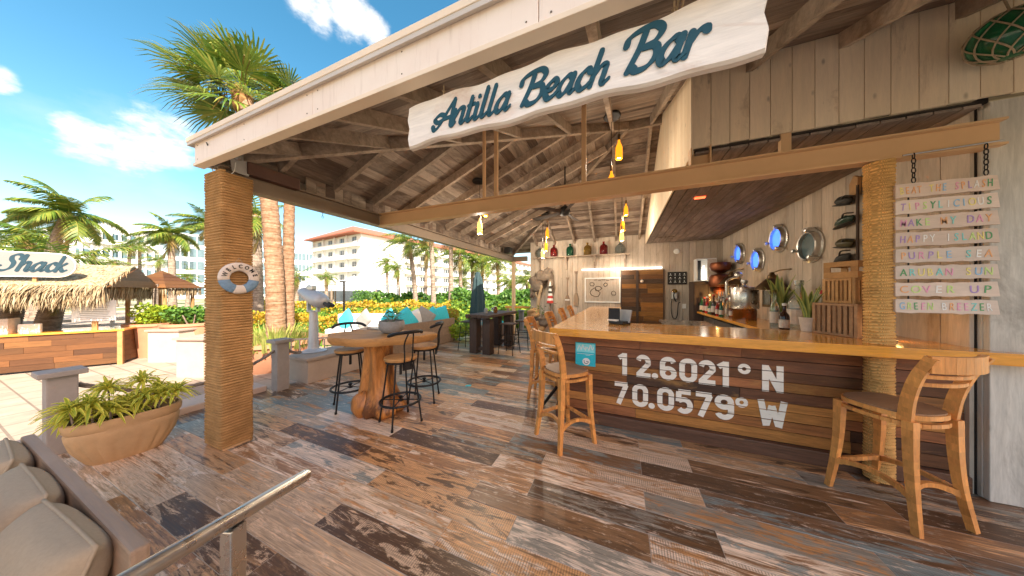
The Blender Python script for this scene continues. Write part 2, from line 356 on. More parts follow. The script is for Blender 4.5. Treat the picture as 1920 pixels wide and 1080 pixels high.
plain('stone_cap', (.36, .28, .225), .8, 0, .12, 5, .3, kind='world')
plain('post_concrete', (.30, .255, .225), .85, 0, .12, 6, .3)
plain('kiosk_face', (.20, .195, .185), .7, 0, .06, 3, .2)
plain('kiosk_blue', (.004, .032, .05), .7)
plain('white_stucco', (.80, .77, .72), .85, 0, .05, 2, .2, kind='world')
plain('white_paint', (.80, .80, .79), .5, 0, .04, 3, .1)
def worn_lettering():
    t = NT('lettering_white'); v = t.coord('world', (1, 1, 3)); n = t.noise(v, 16, 9, .75, .4); n2 = t.noise(t.coord('world', (1.5, 1, 14)), 9, 7, .7)
    c = t.mix(t.ramp(n, [(.30, 0.0), (.7, 1.0)]), (.80, .73, .64), (.90, .84, .76))
    c = t.mix(t.ramp(t.math('ADD', t.math('MULTIPLY', n, .45), t.math('MULTIPLY', n2, .55)), [(.34, 1.0), (.40, 0.0)]), c, (.20, .09, .045))
    return t.set(c, .65, 0, n2, .3, .002)
worn_lettering()
plain('sign_blue', (.008, .07, .105), .7, 0, .12, 14, .1)
plain('black_iron', (.022, .02, .019), .45, .6, .3, 14, .2)
plain('black_plastic', (.02, .02, .02), .4, 0, .2, 8, .05)
plain('stainless', (.62, .59, .55), .3, 1, .02, 2, .0)
plain('satin_metal', (.55, .54, .52), .36, 1, .1, 12, .08)
plain('grey_paint', (.46, .46, .47), .42, .3, .08, 8, .08)
plain('bronze', (.14, .09, .045), .4, .9, .25, 12, .15)
plain('copper', (.20, .065, .028), .38, .8, .3, 10, .1)
plain('cushion', (.40, .305, .205), .95, 0, .07, 90, .7)
plain('dark_cushion', (.06, .06, .05), .95, 0, .1, 30, .4)
plain('turquoise_cloth', (.055, .55, .63), .9, 0, .1, 20, .3)
plain('white_cloth', (.82, .80, .77), .9, 0, .05, 14, .3)
plain('grey_cloth', (.32, .29, .26), .9, 0, .1, 14, .3)
plain('stone_bowl', (.25, .245, .24), .85, 0, .2, 18, .5)
plain('planter_clay', (.46, .28, .135), .8, 0, .14, 5, .4)
plain('terracotta', (.48, .22, .12), .8, 0, .1, 5, .2)
plain('soil', (.06, .04, .028), .95, 0, .3, 12, .6)
plain('roof_tile', (.36, .12, .07), .8, 0, .15, 3, .3)
plain('hotel_white', (.82, .81, .79), .8, 0, .03, .6, .1, kind='world')
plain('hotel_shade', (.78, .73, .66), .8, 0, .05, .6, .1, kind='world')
plain('window_glass', (.06, .075, .085), .12, 0, .2, .8, .02, spec=.6)
plain('sea_glass', (.10, .17, .20), .1, 0, .2, .8, .02, spec=.6)
plain('chalk_black', (.014, .013, .013), .7, 0, .2, 20, .1)
plain('sticker_cyan', (.025, .50, .62), .4, 0, .1, 25, .02)
plain('sticker_pale', (.25, .74, .80), .4, 0, .1, 25, .02)
plain('red_paint', (.55, .035, .03), .45, 0, .1, 10, .1)
plain('ring_blue', (.15, .25, .36), .7, 0, .25, 22, .3)
plain('ring_white', (.60, .52, .45), .7, 0, .15, 22, .3)
plain('canvas_white', (.85, .84, .82), .8, 0, .03, 2, .1)
plain('rope_thin', (.42, .33, .22), .9, 0, .25, 60, .4)
plain('driftwood', (.20, .155, .12), .85, 0, .4, 9, .6)
plain('pale_drift', (.46, .34, .21), .8, 0, .2, 9, .4)
plain('black_rubber', (.03, .028, .025), .6, 0, .3, 12, .2)
plain('sandal_green', (.018, .05, .035), .35, 0, .3, 9, .1)
plain('sandal_olive', (.07, .06, .025), .4, 0, .3, 9, .1)
plain('shadow_gap', (.03, .022, .018), .9, 0, .2, 5, .1)
glassy('glass_red', (.55, .012, .018)); glassy('glass_green', (.01, .26, .13)); glassy('glass_yellow', (.62, .36, .06)); glassy('glass_clear', (.80, .88, .80)); glassy('glass_float', (.015, .22, .09), .08, .55)
glassy('amber_lit', (.60, .20, .012), .1, .55, (1, .34, .015), .28)
glassy('pale_lit', (.85, .75, .40), .1, .55, (1, .60, .14), .28)
glassy('dark_bottle', (.05, .015, .008), .06, .4); glassy('brown_bottle', (.30, .10, .02), .06, .6); glassy('green_bottle', (.02, .20, .07), .06, .6)
def emit(name, c, st):
    t = NT(name); n = t.noise(t.coord('object'), 8, 3); return t.set(t.ramp(n, [(.2, tuple(x * .85 for x in c)), (.8, c)]), .4, 0, emis=c, estr=st)
emit('blue_glow', (.05, .16, .85), .6); emit('led_white', (1, .93, .80), 1.0); emit('warm_glow', (1, .52, .10), 6.0); emit('flame', (1, .45, .06), 2.0); emit('red_lit', (1, .10, .03), .9)
def rope_material(name, c, diag):
    """wound rope: strands run slanting across every turn"""
    t = NT(name); v = t.coord('world', (70, 70, 43)); 
    w = t.n.new('ShaderNodeTexWave'); w.bands_direction = 'DIAGONAL'; w.inputs['Scale'].default_value = 1.0; w.inputs['Distortion'].default_value = 1.5; t.l.new(v, w.inputs['Vector'])
    n = t.noise(t.coord('world'), 7, 6); n2 = t.noise(t.coord('world', (1, 1, 40)), 2.0, 4)
    cc = t.mix(1.0, t.ramp(n, [(.3, tuple(x * .75 for x in c)), (.7, tuple(x * 1.15 for x in c))]), t.ramp(t.math('ADD', t.math('MULTIPLY', w.outputs['Fac'], .5), t.math('MULTIPLY', n2, .5)), [(.2, .55), (.75, 1.15)]), 'MULTIPLY')
    return t.set(cc, .95, 0, w.outputs['Fac'], .6, .006, .1)
rope_material('rope_wound', (.52, .29, .115), 1); rope_material('rope_pale', (.84, .49, .18), 1)
def bark_material(name, a, b, bands):
    t = NT(name); v = t.coord('object', (1, 1, bands)); n = t.noise(v, 3.0, 6, .6, .4); n2 = t.noise(t.coord('object', (1, 1, 1)), 14, 5)
    c = t.mix(t.ramp(n, [(.38, 0.0), (.62, 1.0)]), a, b); c = t.mix(1.0, c, t.ramp(n2, [(.3, .6), (.7, 1.2)]), 'MULTIPLY')
    return t.set(c, .9, 0, n, .7, .03, .1)
bark_material('palm_bark', (.20, .145, .105), (.36, .285, .225), 5); bark_material('fan_palm_bark', (.22, .12, .065), (.37, .235, .15), 9); bark_material('palm_boot', (.16, .08, .03), (.34, .19, .075), 3)
leafy('palm_leaf', [(.07, .145, .02), (.12, .20, .028), (.19, .25, .035), (.27, .27, .045)], .4, .35)
leafy('palm_leaf_dry', [(.30, .19, .045), (.24, .18, .05), (.17, .17, .04)], .6, .3)
leafy('fan_leaf', [(.08, .15, .022), (.12, .20, .03), (.17, .23, .035), (.26, .27, .05)], .38, .3)
leafy('hedge_green', [(.05, .14, .022), (.085, .20, .028), (.13, .25, .035)], .5, .3)
leafy('hedge_lime', [(.30, .40, .03), (.38, .45, .04), (.20, .32, .03)], .5, .35)
leafy('hedge_yellow', [(.48, .33, .02), (.55, .40, .03), (.36, .30, .025), (.50, .24, .03)], .5, .35)
leafy('stripe_leaf', [(.40, .44, .05), (.28, .37, .04), (.55, .53, .06)], .5, .4, edge=(.95, .82, .14))
leafy('snake_leaf', [(.05, .11, .03), (.08, .15, .04)], .4, .15, edge=(.45, .47, .12))
leafy('grass_leaf', [(.22, .27, .05), (.30, .33, .07), (.36, .36, .10)], .5, .3)
def thatch_material():
    t = NT('thatch'); rn = t.rand()
    c = t.ramp(rn, [(0, (.18, .12, .06)), (.35, (.30, .22, .125)), (.7, (.40, .32, .205)), (1, (.13, .085, .045))])
    return t.set(c, .9, 0, spec=.15)
thatch_material()
def paving_material():
    t = NT('paving'); v = t.coord('world'); b = t.n.new('ShaderNodeTexBrick'); t.l.new(v, b.inputs['Vector'])
    b.inputs['Scale'].default_value = 1.0; b.inputs['Mortar Size'].default_value = .012; b.inputs['Brick Width'].default_value = .62; b.inputs['Row Height'].default_value = .31
    b.inputs['Color1'].default_value = (.34, .265, .20, 1); b.inputs['Color2'].default_value = (.40, .32, .245, 1); b.inputs['Mortar'].default_value = (.20, .15, .11, 1)
    n = t.noise(v, 4, 8, .65)
    return t.set(t.mix(1.0, b.outputs['Color'], t.ramp(n, [(.3, .78), (.7, 1.1)]), 'MULTIPLY'), .85, 0, n, .2, .01)
paving_material()
def ground_material():
    t = NT('garden_ground'); v = t.coord('world'); n = t.noise(v, .35, 6, .6); n2 = t.noise(v, 8, 6)
    c = t.mix(t.ramp(n, [(.44, 0.0), (.56, 1.0)]), (.50, .42, .31), (.13, .17, .045)); c = t.mix(1.0, c, t.ramp(n2, [(.3, .75), (.7, 1.15)]), 'MULTIPLY')
    return t.set(c, .95, 0, n2, .3, .02)
ground_material()

# ------------------------------------------------------------------ ground, paving, deck
G = -.30
gm = MB(); gm.add([(-2500, -2500, G - .02), (2500, -2500, G - .02), (2500, 2500, G - .02), (-2500, 2500, G - .02)], [(0, 1, 2, 3)])
gm.build('ground', MATS['garden_ground'], kind='structure')
pm = MB(); pm.prism([(-40, -14, G - .3), (-5.45, -14, G - .3), (-5.45, 4.6, G - .3), (-9, 6.2, G - .3), (-16, 7.5, G - .3), (-40, 10, G - .3)], (0, 0, .304))
pm.build('pavement', MATS['paving'], kind='structure')
pq = MB(); pq.prism([(-5.45, -16, G - .3), (16, -16, G - .3), (16, -3.4, G - .3), (-5.45, -3.4, G - .3)], (0, 0, .304)); pq.build('pavement', MATS['paving'], kind='structure')
kb = MB(); kb.rbox((-5.28, -2.5, -.14), (.42, 9.6, .44), .02); kb.build('kerb', MATS['pink_stucco'], kind='structure')
dk = MB(); dk.box((-1.3, 3.9, -.1516), (7.6, 14.4, .3)); dk.box((6, -2.6, -.1516), (7, 11.4, .3))
deck = dk.build('deck', MATS['grout'], kind='structure')
rows = {}
def in_view(x, y, m=.35):
    dep = -SN * x + CS * y; lat = CS * x + SN * y
    return dep > .9 and abs(lat) / dep < 1.951 + m
nplank = 0; tile_mesh = {}
def tile(w):
    w = round(w, 2)
    if w not in tile_mesh:
        m = MB(); h, q = w / 2 - .0016, .0955; e = .0015
        m.add([(-h, -q, -.012), (h, -q, -.012), (h, q, -.012), (-h, q, -.012), (-h, -q, -e), (h, -q, -e), (h, q, -e), (-h, q, -e), (-h + e, -q + e, 0), (h - e, -q + e, 0), (h - e, q - e, 0), (-h + e, q - e, 0)],
              [(0, 1, 5, 4), (1, 2, 6, 5), (2, 3, 7, 6), (3, 0, 4, 7), (4, 5, 9, 8), (5, 6, 10, 9), (6, 7, 11, 10), (7, 4, 8, 11), (8, 9, 10, 11)])
        tile_mesh[w] = m.mesh('plank')
    return tile_mesh[w]
for r in range(-6, 47):
    y = 1.195 + r * .1945
    off = -1.88 if r % 2 == 0 else -1.06
    for k in range(-5, 7):
        x0 = off + k * 1.22; x1 = x0 + 1.22
        lim = 2.75 if y < 3.3 else -.55
        x0, x1 = max(x0, -5.07), min(x1, lim)
        if x1 - x0 < .05: continue
        if not (in_view(x0, y) or in_view(x1, y)): continue
        link('plank', tile(x1 - x0), MATS['deck_tile'], deck, ((x0 + x1) / 2, y, 0)); nplank += 1

# ------------------------------------------------------------------ pavilion roof
X0, Y0, Y1, Z0, SL = -3.84, 1.2, 9.1, 2.93, .415
YR = (Y0 + Y1) / 2; HR = (YR - Y0); XA = X0 + HR; ZR = Z0 + SL * HR; XE = 6.5
roof = thing('pavilion_roof', 'hipped timber pavilion roof with cream fascia boards over the beach bar', 'roof')
bw = .135
def board(poly, nrm, mat, t=.02):
    MB().prism(poly, Vector(nrm) * t).build('ceiling_board', MATS[mat], roof)
nF = Vector((0, -SL, 1)).normalized(); nL = Vector((-SL, 0, 1)).normalized(); nB = Vector((0, SL, 1)).normalized()
k = 0
while k * bw < HR:
    a, b = k * bw + .002, min((k + 1) * bw - .002, HR)
    za, zb = Z0 + SL * a, Z0 + SL * b
    board([(X0 + a, Y0 + a, za), (XE, Y0 + a, za), (XE, Y0 + b, zb), (X0 + b, Y0 + b, zb)], nF, 'ceiling_along_x')
    board([(X0 + a, Y1 - a, za), (X0 + a, Y0 + a, za), (X0 + b, Y0 + b, zb), (X0 + b, Y1 - b, zb)], nL, 'ceiling_along_y')
    board([(XE, Y1 - a, za), (X0 + a, Y1 - a, za), (X0 + b, Y1 - b, zb), (XE, Y1 - b, zb)], nB, 'ceiling_along_x')
    k += 1
up = .055
rs = MB(); e = .06
rs.prism([(X0 - e, Y0 - e, Z0 + up - SL * e), (XE, Y0 - e, Z0 + up - SL * e), (XE, YR, ZR + up), (XA, YR, ZR + up)], (0, 0, .05))
rs.prism([(X0 - e, Y1 + e, Z0 + up - SL * e), (X0 - e, Y0 - e, Z0 + up - SL * e), (XA, YR, ZR + up)], (0, 0, .0495))
rs.prism([(XE, Y1 + e, Z0 + up - SL * e), (X0 - e, Y1 + e, Z0 + up - SL * e), (XA, YR, ZR + up), (XE, YR, ZR + up)], (0, 0, .049))
rs.build('roof_sheet', MATS['roof_top'], roof)
fx = [X0, -2.02, -.355, 1.9, 4.2, XE]
for a, b in zip(fx, fx[1:]):
    f = MB(); f.rbox(((a + b) / 2, Y0 - .012 + rnd.uniform(-.002, .002), 2.885), (b - a - .003, .03, .2), .004); f.build('fascia', MATS['fascia_paint'], roof)
    f = MB()
    for q in (a + .06, (a + b) / 2, b - .06):
        for z in (2.82, 2.95): f.lathe([(.005, 0), (.004, .002), (.001, .002)], 8, (q, Y0 - .028, z), m=Matrix.Rotation(R(90), 3, 'X'))
    f.build('nail_heads', MATS['bronze'], roof, kind='stuff')
f = MB(); f.rbox(((X0 + XE) / 2 - .02, Y0 - .04, 3.012), (XE - X0 + .1, .05, .045), .004); f.build('drip_edge', MATS['roof_edge'], roof)
f = MB(); f.rbox(((X0 + XE) / 2, Y0 - .002, 2.772), (XE - X0, .075, .028), .004); f.build('fascia_trim', MATS['roof_edge'], roof)
f = MB(); f.rbox((X0 + .012, (Y0 + Y1) / 2 + .006, 2.885), (.03, Y1 - Y0 - .02, .2), .004); f.build('fascia', MATS['fascia_paint'], roof)
f = MB(); f.rbox((X0 - .02, (Y0 + Y1) / 2, 3.0), (.05, Y1 - Y0, .04), .004); f.build('drip_edge', MATS['roof_edge'], roof)
# hip rafters
for ya, s in ((Y0, 1), (Y1, -1)):
    a = Vector((X0 + .05, ya + s * .05, Z0 - .06)); b = Vector((XA, YR, ZR - .06))
    MB().bar(a, b, .07, .15).build('hip_rafter', MATS['rafter_wood'], roof)
MB().bar((XA, YR, ZR - .07), (XE, YR, ZR - .07), .06, .17).build('ridge_beam', MATS['rafter_wood'], roof)
y = 2.42
for i in range(10):            # left slope
    yy = Y0 + .56 + i * .62
    if yy > Y1 - .4: break
    run = min(yy - Y0, Y1 - yy) - .06
    MB().bar((X0 + .22, yy, Z0 + SL * .22 - .065), (X0 + run, yy, Z0 + SL * run - .065), .05, .13).build('rafter', MATS['rafter_wood'], roof)
x = X0 + .6
while x < XE:                   # front and back slope
    run = min(x - X0, HR) - .06
    MB().bar((x, Y0 + .03, Z0 + SL * .03 - .065), (x, Y0 + run, Z0 + SL * run - .065), .05, .13).build('rafter', MATS['rafter_wood'], roof)
    if x < 2.4: MB().bar((x, Y1 - .5, Z0 + SL * .5 - .065), (x, Y1 - run, Z0 + SL * run - .065), .05, .13).build('rafter', MATS['rafter_wood'], roof)
    x += .62
# eave beam and the short boards above it
MB().box((-3.66, (1.27 + 9.0) / 2, 2.69), (.02, 7.73, .18)).box((-3.66, 5.13, 2.604), (.13, 7.73, .016)).box((-3.66, 5.13, 2.776), (.13, 7.73, .016)).build('eave_beam', MATS['brown_steel'], roof)
yy = 2.06
while yy < 9.0:
    MB().box((-3.685, yy + .06, 2.885), (.02, .117, .205)).build('frieze_board', MATS['ceiling_along_y'], roof); yy += .12
MB().rbox((-3.36, 8.87, 2.69), (.52, .1, .17), .004).build('end_beam', MATS['brown_steel'], roof)

# ------------------------------------------------------------------ steel cross beam
sb = thing('steel_beam', 'long tan painted steel beam crossing under the roof above the bar', 'beam')
m = MB(); m.box((-.55, 3.13, 2.69), (6.18, .012, .165)); m.box((-.55, 3.13, 2.781), (6.18, .11, .016)); m.box((-.55, 3.13, 2.603), (6.18, .11, .016)); m.build('beam_section', MATS['tan_steel'], sb)
for x, w in ((-1.71, .035), (-1.53, .045), (-.4, .05)):
    z1 = Z0 + SL * (3.13 - Y0) - .02
    if x < -1: z1 = min(z1, Z0 + SL * (x - X0) - .02)
    MB().box((x, 3.13, (2.79 + z1) / 2), (w, w, z1 - 2.79)).build('hanger', MATS['tan_steel'], sb)
m = MB(); m.box((.72, 3.16, 2.875), (.17, .01, .175)); m.box((.64, 3.13, 2.875), (.01, .1, .175)); m.box((.80, 3.13, 2.875), (.01, .1, .175)); m.build('stub_post', MATS['tan_steel'], sb)
MB().box((1.36, 3.13, 2.873), (.07, .05, .168)).build('stub_post', MATS['tan_steel'], sb)

# ------------------------------------------------------------------ bulkhead over the bar
bk = thing('bulkhead', 'boxed bulkhead of cream vertical boards hanging over the bar', 'bulkhead')
x = .66
while x < 2.62:
    w = min(.148, 2.66 - x); zt = Z0 + SL * (3.1 - Y0) - .003
    zb = 2.962 + rnd.uniform(-.006, .006)
    MB().prism([(x, 3.1, zb), (x + w - .005, 3.1, zb), (x + w - .005, 3.1, zt), (x, 3.1, zt)], (0, .02, 0)).build('panel_board', MATS['panel_board'], bk); x += .148
MB().box((1.66, 3.1285, 3.30), (2.0, .012, .66)).build('backing', MATS['shadow_gap'], bk)
y = 3.09
while y < 8.46:                 # left side of the box
    w = min(.098, 8.48 - y); ztl = lambda yy: Z0 + SL * (min(yy, 2 * YR - yy) - Y0) - .004
    MB().prism([(.64, y, 2.90), (.64, y + w, 2.90), (.64, y + w, ztl(y + w)), (.64, y, ztl(y))], (.019, 0, 0)).build('side_board', MATS['panel_board'], bk); y += .1
y = 3.15
x = .68
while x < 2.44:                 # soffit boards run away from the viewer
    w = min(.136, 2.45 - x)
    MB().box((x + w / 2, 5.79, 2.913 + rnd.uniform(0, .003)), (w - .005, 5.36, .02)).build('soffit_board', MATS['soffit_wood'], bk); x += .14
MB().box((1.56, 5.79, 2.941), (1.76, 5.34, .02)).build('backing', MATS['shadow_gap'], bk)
m = MB(); m.rbox((1.05, 4.55, 2.893), (.13, .06, .018), .004); m.build('red_warning_light', MATS['red_lit'], label='small red lit fitting on the soffit above the bar', cat='light')
m = MB()
for i in range(16): m.box((1.05 + .9 * (i / 16 - .5) * .4 + rnd.uniform(-.01, .01), 7.6 + rnd.uniform(-.02, .02), 2.899), (.03, .05 * rnd.random() + .02, .004))
m.build('soffit_lettering', MATS['glass_yellow'], label='worn yellow lettering at the far end of the soffit', cat='lettering')

# ------------------------------------------------------------------ walls
bwall = thing('back_wall', 'whitewashed wall of vertical boards behind the bar', 'wall')
x = -2.86; i = 0
while x < 2.44:
    w = min(.158, 2.46 - x)
    MB().box((x + w / 2, 8.512 + rnd.uniform(-.003, .003), 1.62), (w - .005, .022, 3.2)).build('wall_board', MATS['whitewash_board'], bwall); x += .158
MB().box((-.13, 8.57, 1.64), (5.46, .06, 3.24)).build('backing', MATS['shadow_gap'], bwall)
swall = thing('side_wall', 'pale board wall carrying the portholes beside the bar', 'wall')
y = 3.2
while y < 8.5:
    w = min(.20, 8.5 - y)
    MB().box((2.472 + rnd.uniform(-.002, .002), y + w / 2, 1.475), (.022, w - .004, 2.95)).build('wall_board', MATS['whitewash_board'], swall); y += .2
MB().box((2.52, 5.87, 1.5), (.06, 5.34, 3.0)).build('backing', MATS['shadow_gap'], swall)
pst = thing('weathered_post', 'weathered grey timber pier at the right end of the bar', 'post', (2.5, 3.09, 0))
MB().rbox((.09, .06, 1.47), (.18, .04, 2.94), .006).build('face_board', MATS['grey_post_wood'], pst)
MB().rbox((.30, .062, 1.47), (.22, .04, 2.94), .006).build('face_board', MATS['grey_post_wood'], pst)
MB().rbox((.012, .13, 1.47), (.03, .1, 2.94), .006).build('side_board', MATS['grey_post_wood'], pst)
MB().box((.30, .25, 1.47), (.5, .3, 2.9)).build('core', MATS['shadow_gap'], pst)
# unseen tower block added behind the viewer, only to keep direct sun off the deck
tower = thing('shade_tower', 'unseen slim tower added far behind the viewer to shade the deck', 'building', (SUN_AZ.x * 44 + .51 * .8, SUN_AZ.y * 44 + .86 * .8, G), math.atan2(SUN_AZ.y, SUN_AZ.x))
MB().box((0, 0, 20.8), (4, 6.6, 41.6)).build('wall', MATS['hotel_white'], tower)
MB().box((0, 0, 41.75), (4.3, 6.9, .25)).build('roof', MATS['roof_tile'], tower)
twm = MB(); twm.box((0, 0, 0), (.06, 1.3, 1.5)); twm = twm.mesh('window')
for i in range(13):
    for j in range(3): link('window', twm, MATS['window_glass'], tower, (-2.01, -2.1 + 2.1 * j, 2 + i * 3.05))
# ------------------------------------------------------------------ lettering tools
def stroke(m, pts, w, nib=None, z=0.0, th=.003, n=6, curve=True, cap=True):
    """pen stroke on the local XZ plane facing -Y; nib = angle of a broad pen"""
    P = [Vector((p[0], p[1], 0)) for p in pts]
    if curve and len(P) > 2: P = cat_rom(P, n)
    L, Rr = [], []
    for i, p in enumerate(P):
        t = (P[min(i + 1, len(P) - 1)] - P[max(i - 1, 0)]).normalized(); nn = Vector((-t.y, t.x, 0))
        ww = w
        if nib is not None: ww = w * (.42 + .58 * abs(math.sin(math.atan2(t.y, t.x) - nib)))
        L.append(p + nn * ww / 2); Rr.append(p - nn * ww / 2)
    def q(a): return (a.x, -th - z, a.y)
    def q0(a): return (a.x, -z * .5, a.y)
    b = m.add([q(a) for a in L] + [q(a) for a in Rr] + [q0(a) for a in L] + [q0(a) for a in Rr], []); k = len(P)
    for i in range(k - 1):
        m.f += [(b + i, b + i + 1, b + k + i + 1, b + k + i), (b + i, b + i + 1, b + 2 * k + i + 1, b + 2 * k + i), (b + k + i, b + k + i + 1, b + 3 * k + i + 1, b + 3 * k + i)]
    m.f += [(b, b + k, b + 3 * k, b + 2 * k), (b + k - 1, b + 2 * k - 1, b + 4 * k - 1, b + 3 * k - 1)]
    if cap:
        for ie, (e, ww) in enumerate(((P[0], (L[0] - Rr[0]).length), (P[-1], (L[-1] - Rr[-1]).length))):
            b = m.add([(e.x + ww * .5 * math.cos(a * math.pi / 6), -th - z - .00015 - .0002 * ie, e.y + ww * .5 * math.sin(a * math.pi / 6)) for a in range(12)], []); m.f.append(tuple(range(b, b + 12)))
SCRIPT = {
 'A': (1.15, [[(-.25, .25), (-.1, .02), (.2, .25), (.6, 1.1), (.95, 1.8)], [(.98, 1.8), (.98, 1.0), (1.02, .2), (1.18, .02), (1.35, .2)], [(.5, .85), (.1, 1.0), (-.2, .75), (.05, .5), (.5, .62), (1.15, .68)]]),
 'n': (.9, [[(.02, 1), (.0, 0)], [(.0, .35), (.28, .95), (.56, .98), (.58, .6), (.55, .15), (.68, 0), (.86, .2)]]),
 't': (.48, [[(.12, 1.5), (.08, .8), (.06, .2), (.2, 0), (.42, .2)], [(-.06, 1.02), (.32, 1.06)]]),
 'i': (.42, [[(.05, .98), (.03, .25), (.15, 0), (.38, .2)], [(.08, 1.38), (.09, 1.44)]]),
 'l': (.44, [[(.1, 1.8), (.05, .9), (.03, .25), (.16, 0), (.4, .2)]]),
 'a': (.86, [[(.58, .8), (.36, 1.0), (.1, .75), (.0, .32), (.16, .0), (.38, .15), (.58, .65)], [(.62, 1.0), (.56, .3), (.66, .02), (.86, .2)]]),
 'B': (1.15, [[(.35, 1.72), (.28, 1.0), (.05, .02)], [(-.28, 1.25), (-.22, 1.62), (.2, 1.84), (.68, 1.86), (.95, 1.55), (.8, 1.15), (.38, .98)], [(.4, .98), (.88, .92), (1.0, .5), (.8, .1), (.42, .0), (.22, .18)]]),
 'e': (.66, [[(.04, .45), (.36, .52), (.5, .8), (.34, 1.0), (.1, .78), (.02, .35), (.2, 0), (.44, .06), (.64, .28)]]),
 'c': (.62, [[(.5, .78), (.36, 1.0), (.1, .78), (.02, .35), (.2, 0), (.42, .06), (.6, .26)]]),
 'h': (.82, [[(.12, 1.8), (.06, .9), (.0, 0)], [(.02, .45), (.28, .95), (.5, .96), (.52, .6), (.5, .15), (.62, 0), (.8, .2)]]),
 'r': (.6, [[(.02, 1), (.0, 0)], [(.02, .5), (.22, .95), (.44, 1.02), (.5, .88)]]),
 'S': (.95, [[(.82, 1.3), (.86, 1.62), (.62, 1.84), (.3, 1.66), (.32, 1.25), (.55, .85), (.5, .3), (.15, 0), (-.3, .1), (-.42, .45), (-.15, .55)]]),
 'k': (.72, [[(.12, 1.8), (.06, .9), (.0, 0)], [(.5, 1.0), (.3, .72), (.06, .5)], [(.16, .56), (.34, .2), (.5, .0), (.7, .18)]]),
 ' ': (.55, [])}
def script_text(parent, y, s, x, z, size, w, shear=.32, step=0, xs=1.0, mat='sign_blue'):
    for ch in s:
        adv, st = SCRIPT[ch]
        m = MB()
        for i, p in enumerate(st):
            stroke(m, [(x + (a * xs + shear * b) * size, z + b * size) for a, b in p], w, R(35), .0006 * ((step * 5 + i) % 11))
        if st: m.build('letter', MATS[mat], parent, (0, y, 0))
        x += adv * xs * size * 1.03; step += 1
    return x
def arc(cx, cy, rx, ry, a0, a1, n=9): return [(cx + rx * math.cos(R(a0 + (a1 - a0) * i / n)), cy + ry * math.sin(R(a0 + (a1 - a0) * i / n))) for i in range(n + 1)]
BLOCK = {  # heavy road-sign digits, cap height 1, stroke .2
 '1': (.46, [[(.26, 0), (.26, 1)], [(.02, .77), (.25, .93)]]),
 '2': (.66, [arc(.31, .68, .2, .22, 165, -30) + [(.12, .12)], [(.04, .1), (.60, .1)]]),
 '6': (.68, [arc(.33, .3, .215, .2, 0, 360, 16), [(.115, .3), (.115, .66)] + arc(.33, .68, .215, .22, 180, 20)]),
 '0': (.68, [[(.545, .3), (.545, .7)] + arc(.33, .7, .215, .2, 0, 180)[1:] + [(.115, .3)] + arc(.33, .3, .215, .2, 180, 360)[1:]]),
 '.': (.34, [[(.14, .10), (.14, .12)]]),
 'o': (.46, [arc(.2, .78, .135, .135, 0, 360, 16)]),
 'N': (.72, [[(.12, 0), (.12, 1)], [(.13, .93), (.53, .07)], [(.54, 0), (.54, 1)]]),
 'W': (.98, [[(.10, 1), (.26, .02)], [(.26, .06), (.43, .8)], [(.43, .8), (.62, .06)], [(.62, .02), (.78, 1)]]),
 '5': (.68, [[(.56, .9), (.12, .9)], [(.14, .9), (.12, .48)], [(.13, .52)] + arc(.32, .34, .22, .245, 115, -140, 12)]),
 '7': (.62, [[(.02, .9), (.56, .9)], [(.50, .88), (.18, 0)]]),
 '9': (.68, [arc(.33, .7, .215, .2, 0, 360, 16), [(.545, .7), (.545, .34)] + arc(.33, .32, .215, .22, 0, -160)]),
 ' ': (.3, [])}
def block_text(m, items, z, size):
    for i, (ch, x) in enumerate(items):
        if ch == '.':
            m.lathe([(.125 * size, 0), (.125 * size, .002), (.001, .0022)], 20, (x + .14 * size, 0, z + .12 * size), m=Matrix.Rotation(R(90), 3, 'X')); continue
        for j, p in enumerate(BLOCK[ch][1]):
            stroke(m, [(x + a * size, z + b * size) for a, b in p], (.2 if ch != 'o' else .13) * size, None, .0004 * (j + 3 * (i % 2)), .002, 3, len(p) > 3, ch in '.')
_glyph = {}
def glyph(ch, bold=.02):
    """one upright capital as a flat mesh, height 1, lying on XZ facing -Y"""
    if (ch, bold) not in _glyph:
        cu = bpy.data.curves.new('glyph', 'FONT'); cu.body = ch; cu.extrude = .01; cu.offset = bold; cu.resolution_u = 4; cu.align_x = 'CENTER'
        o = bpy.data.objects.new('glyph', cu); col.objects.link(o); o.rotation_euler = (R(90), 0, 0)
        dg = bpy.context.evaluated_depsgraph_get(); me = bpy.data.meshes.new_from_object(o.evaluated_get(dg)); bpy.data.objects.remove(o); bpy.data.curves.remove(cu)
        me.transform(Matrix.Rotation(R(90), 4, 'X')); me.name = 'letter'; me.materials.clear(); _glyph[(ch, bold)] = me
    return _glyph[(ch, bold)]

# ------------------------------------------------------------------ bar
bar = thing('beach_bar', 'long bar fronted with dark reclaimed planks under a glossy orange counter', 'bar')
FY = 3.24; zs = [.13, .235, .33, .42, .50, .60, .695, .79, .895, 1.03]
for i in range(len(zs) - 1):
    x = -.72
    while x < 2.44:
        w = rnd.uniform(.75, 1.7); x1 = min(x + w, 2.46)
        if 2.46 - x1 < .3: x1 = 2.46
        d = rnd.uniform(0, .006)
        MB().box(((x + x1) / 2, FY + .008 - d, (zs[i] + zs[i + 1]) / 2), (x1 - x - .003, .024, zs[i + 1] - zs[i] - .006)).build('front_plank', MATS['bar_plank'], bar); x = x1
    y = 3.26
    while y < 7.6:
        y1 = min(y + rnd.uniform(.8, 1.6), 7.6)
        MB().box((-.722, (y + y1) / 2, (zs[i] + zs[i + 1]) / 2), (.024, y1 - y - .003, zs[i + 1] - zs[i] - .006)).build('side_plank', MATS['bar_plank'], bar); y = y1
MB().box((.87, FY + .045, .56), (3.16, .05, .95)).box((-.69, 5.44, .56), (.04, 4.3, .95)).build('carcass', MATS['shadow_gap'], bar)
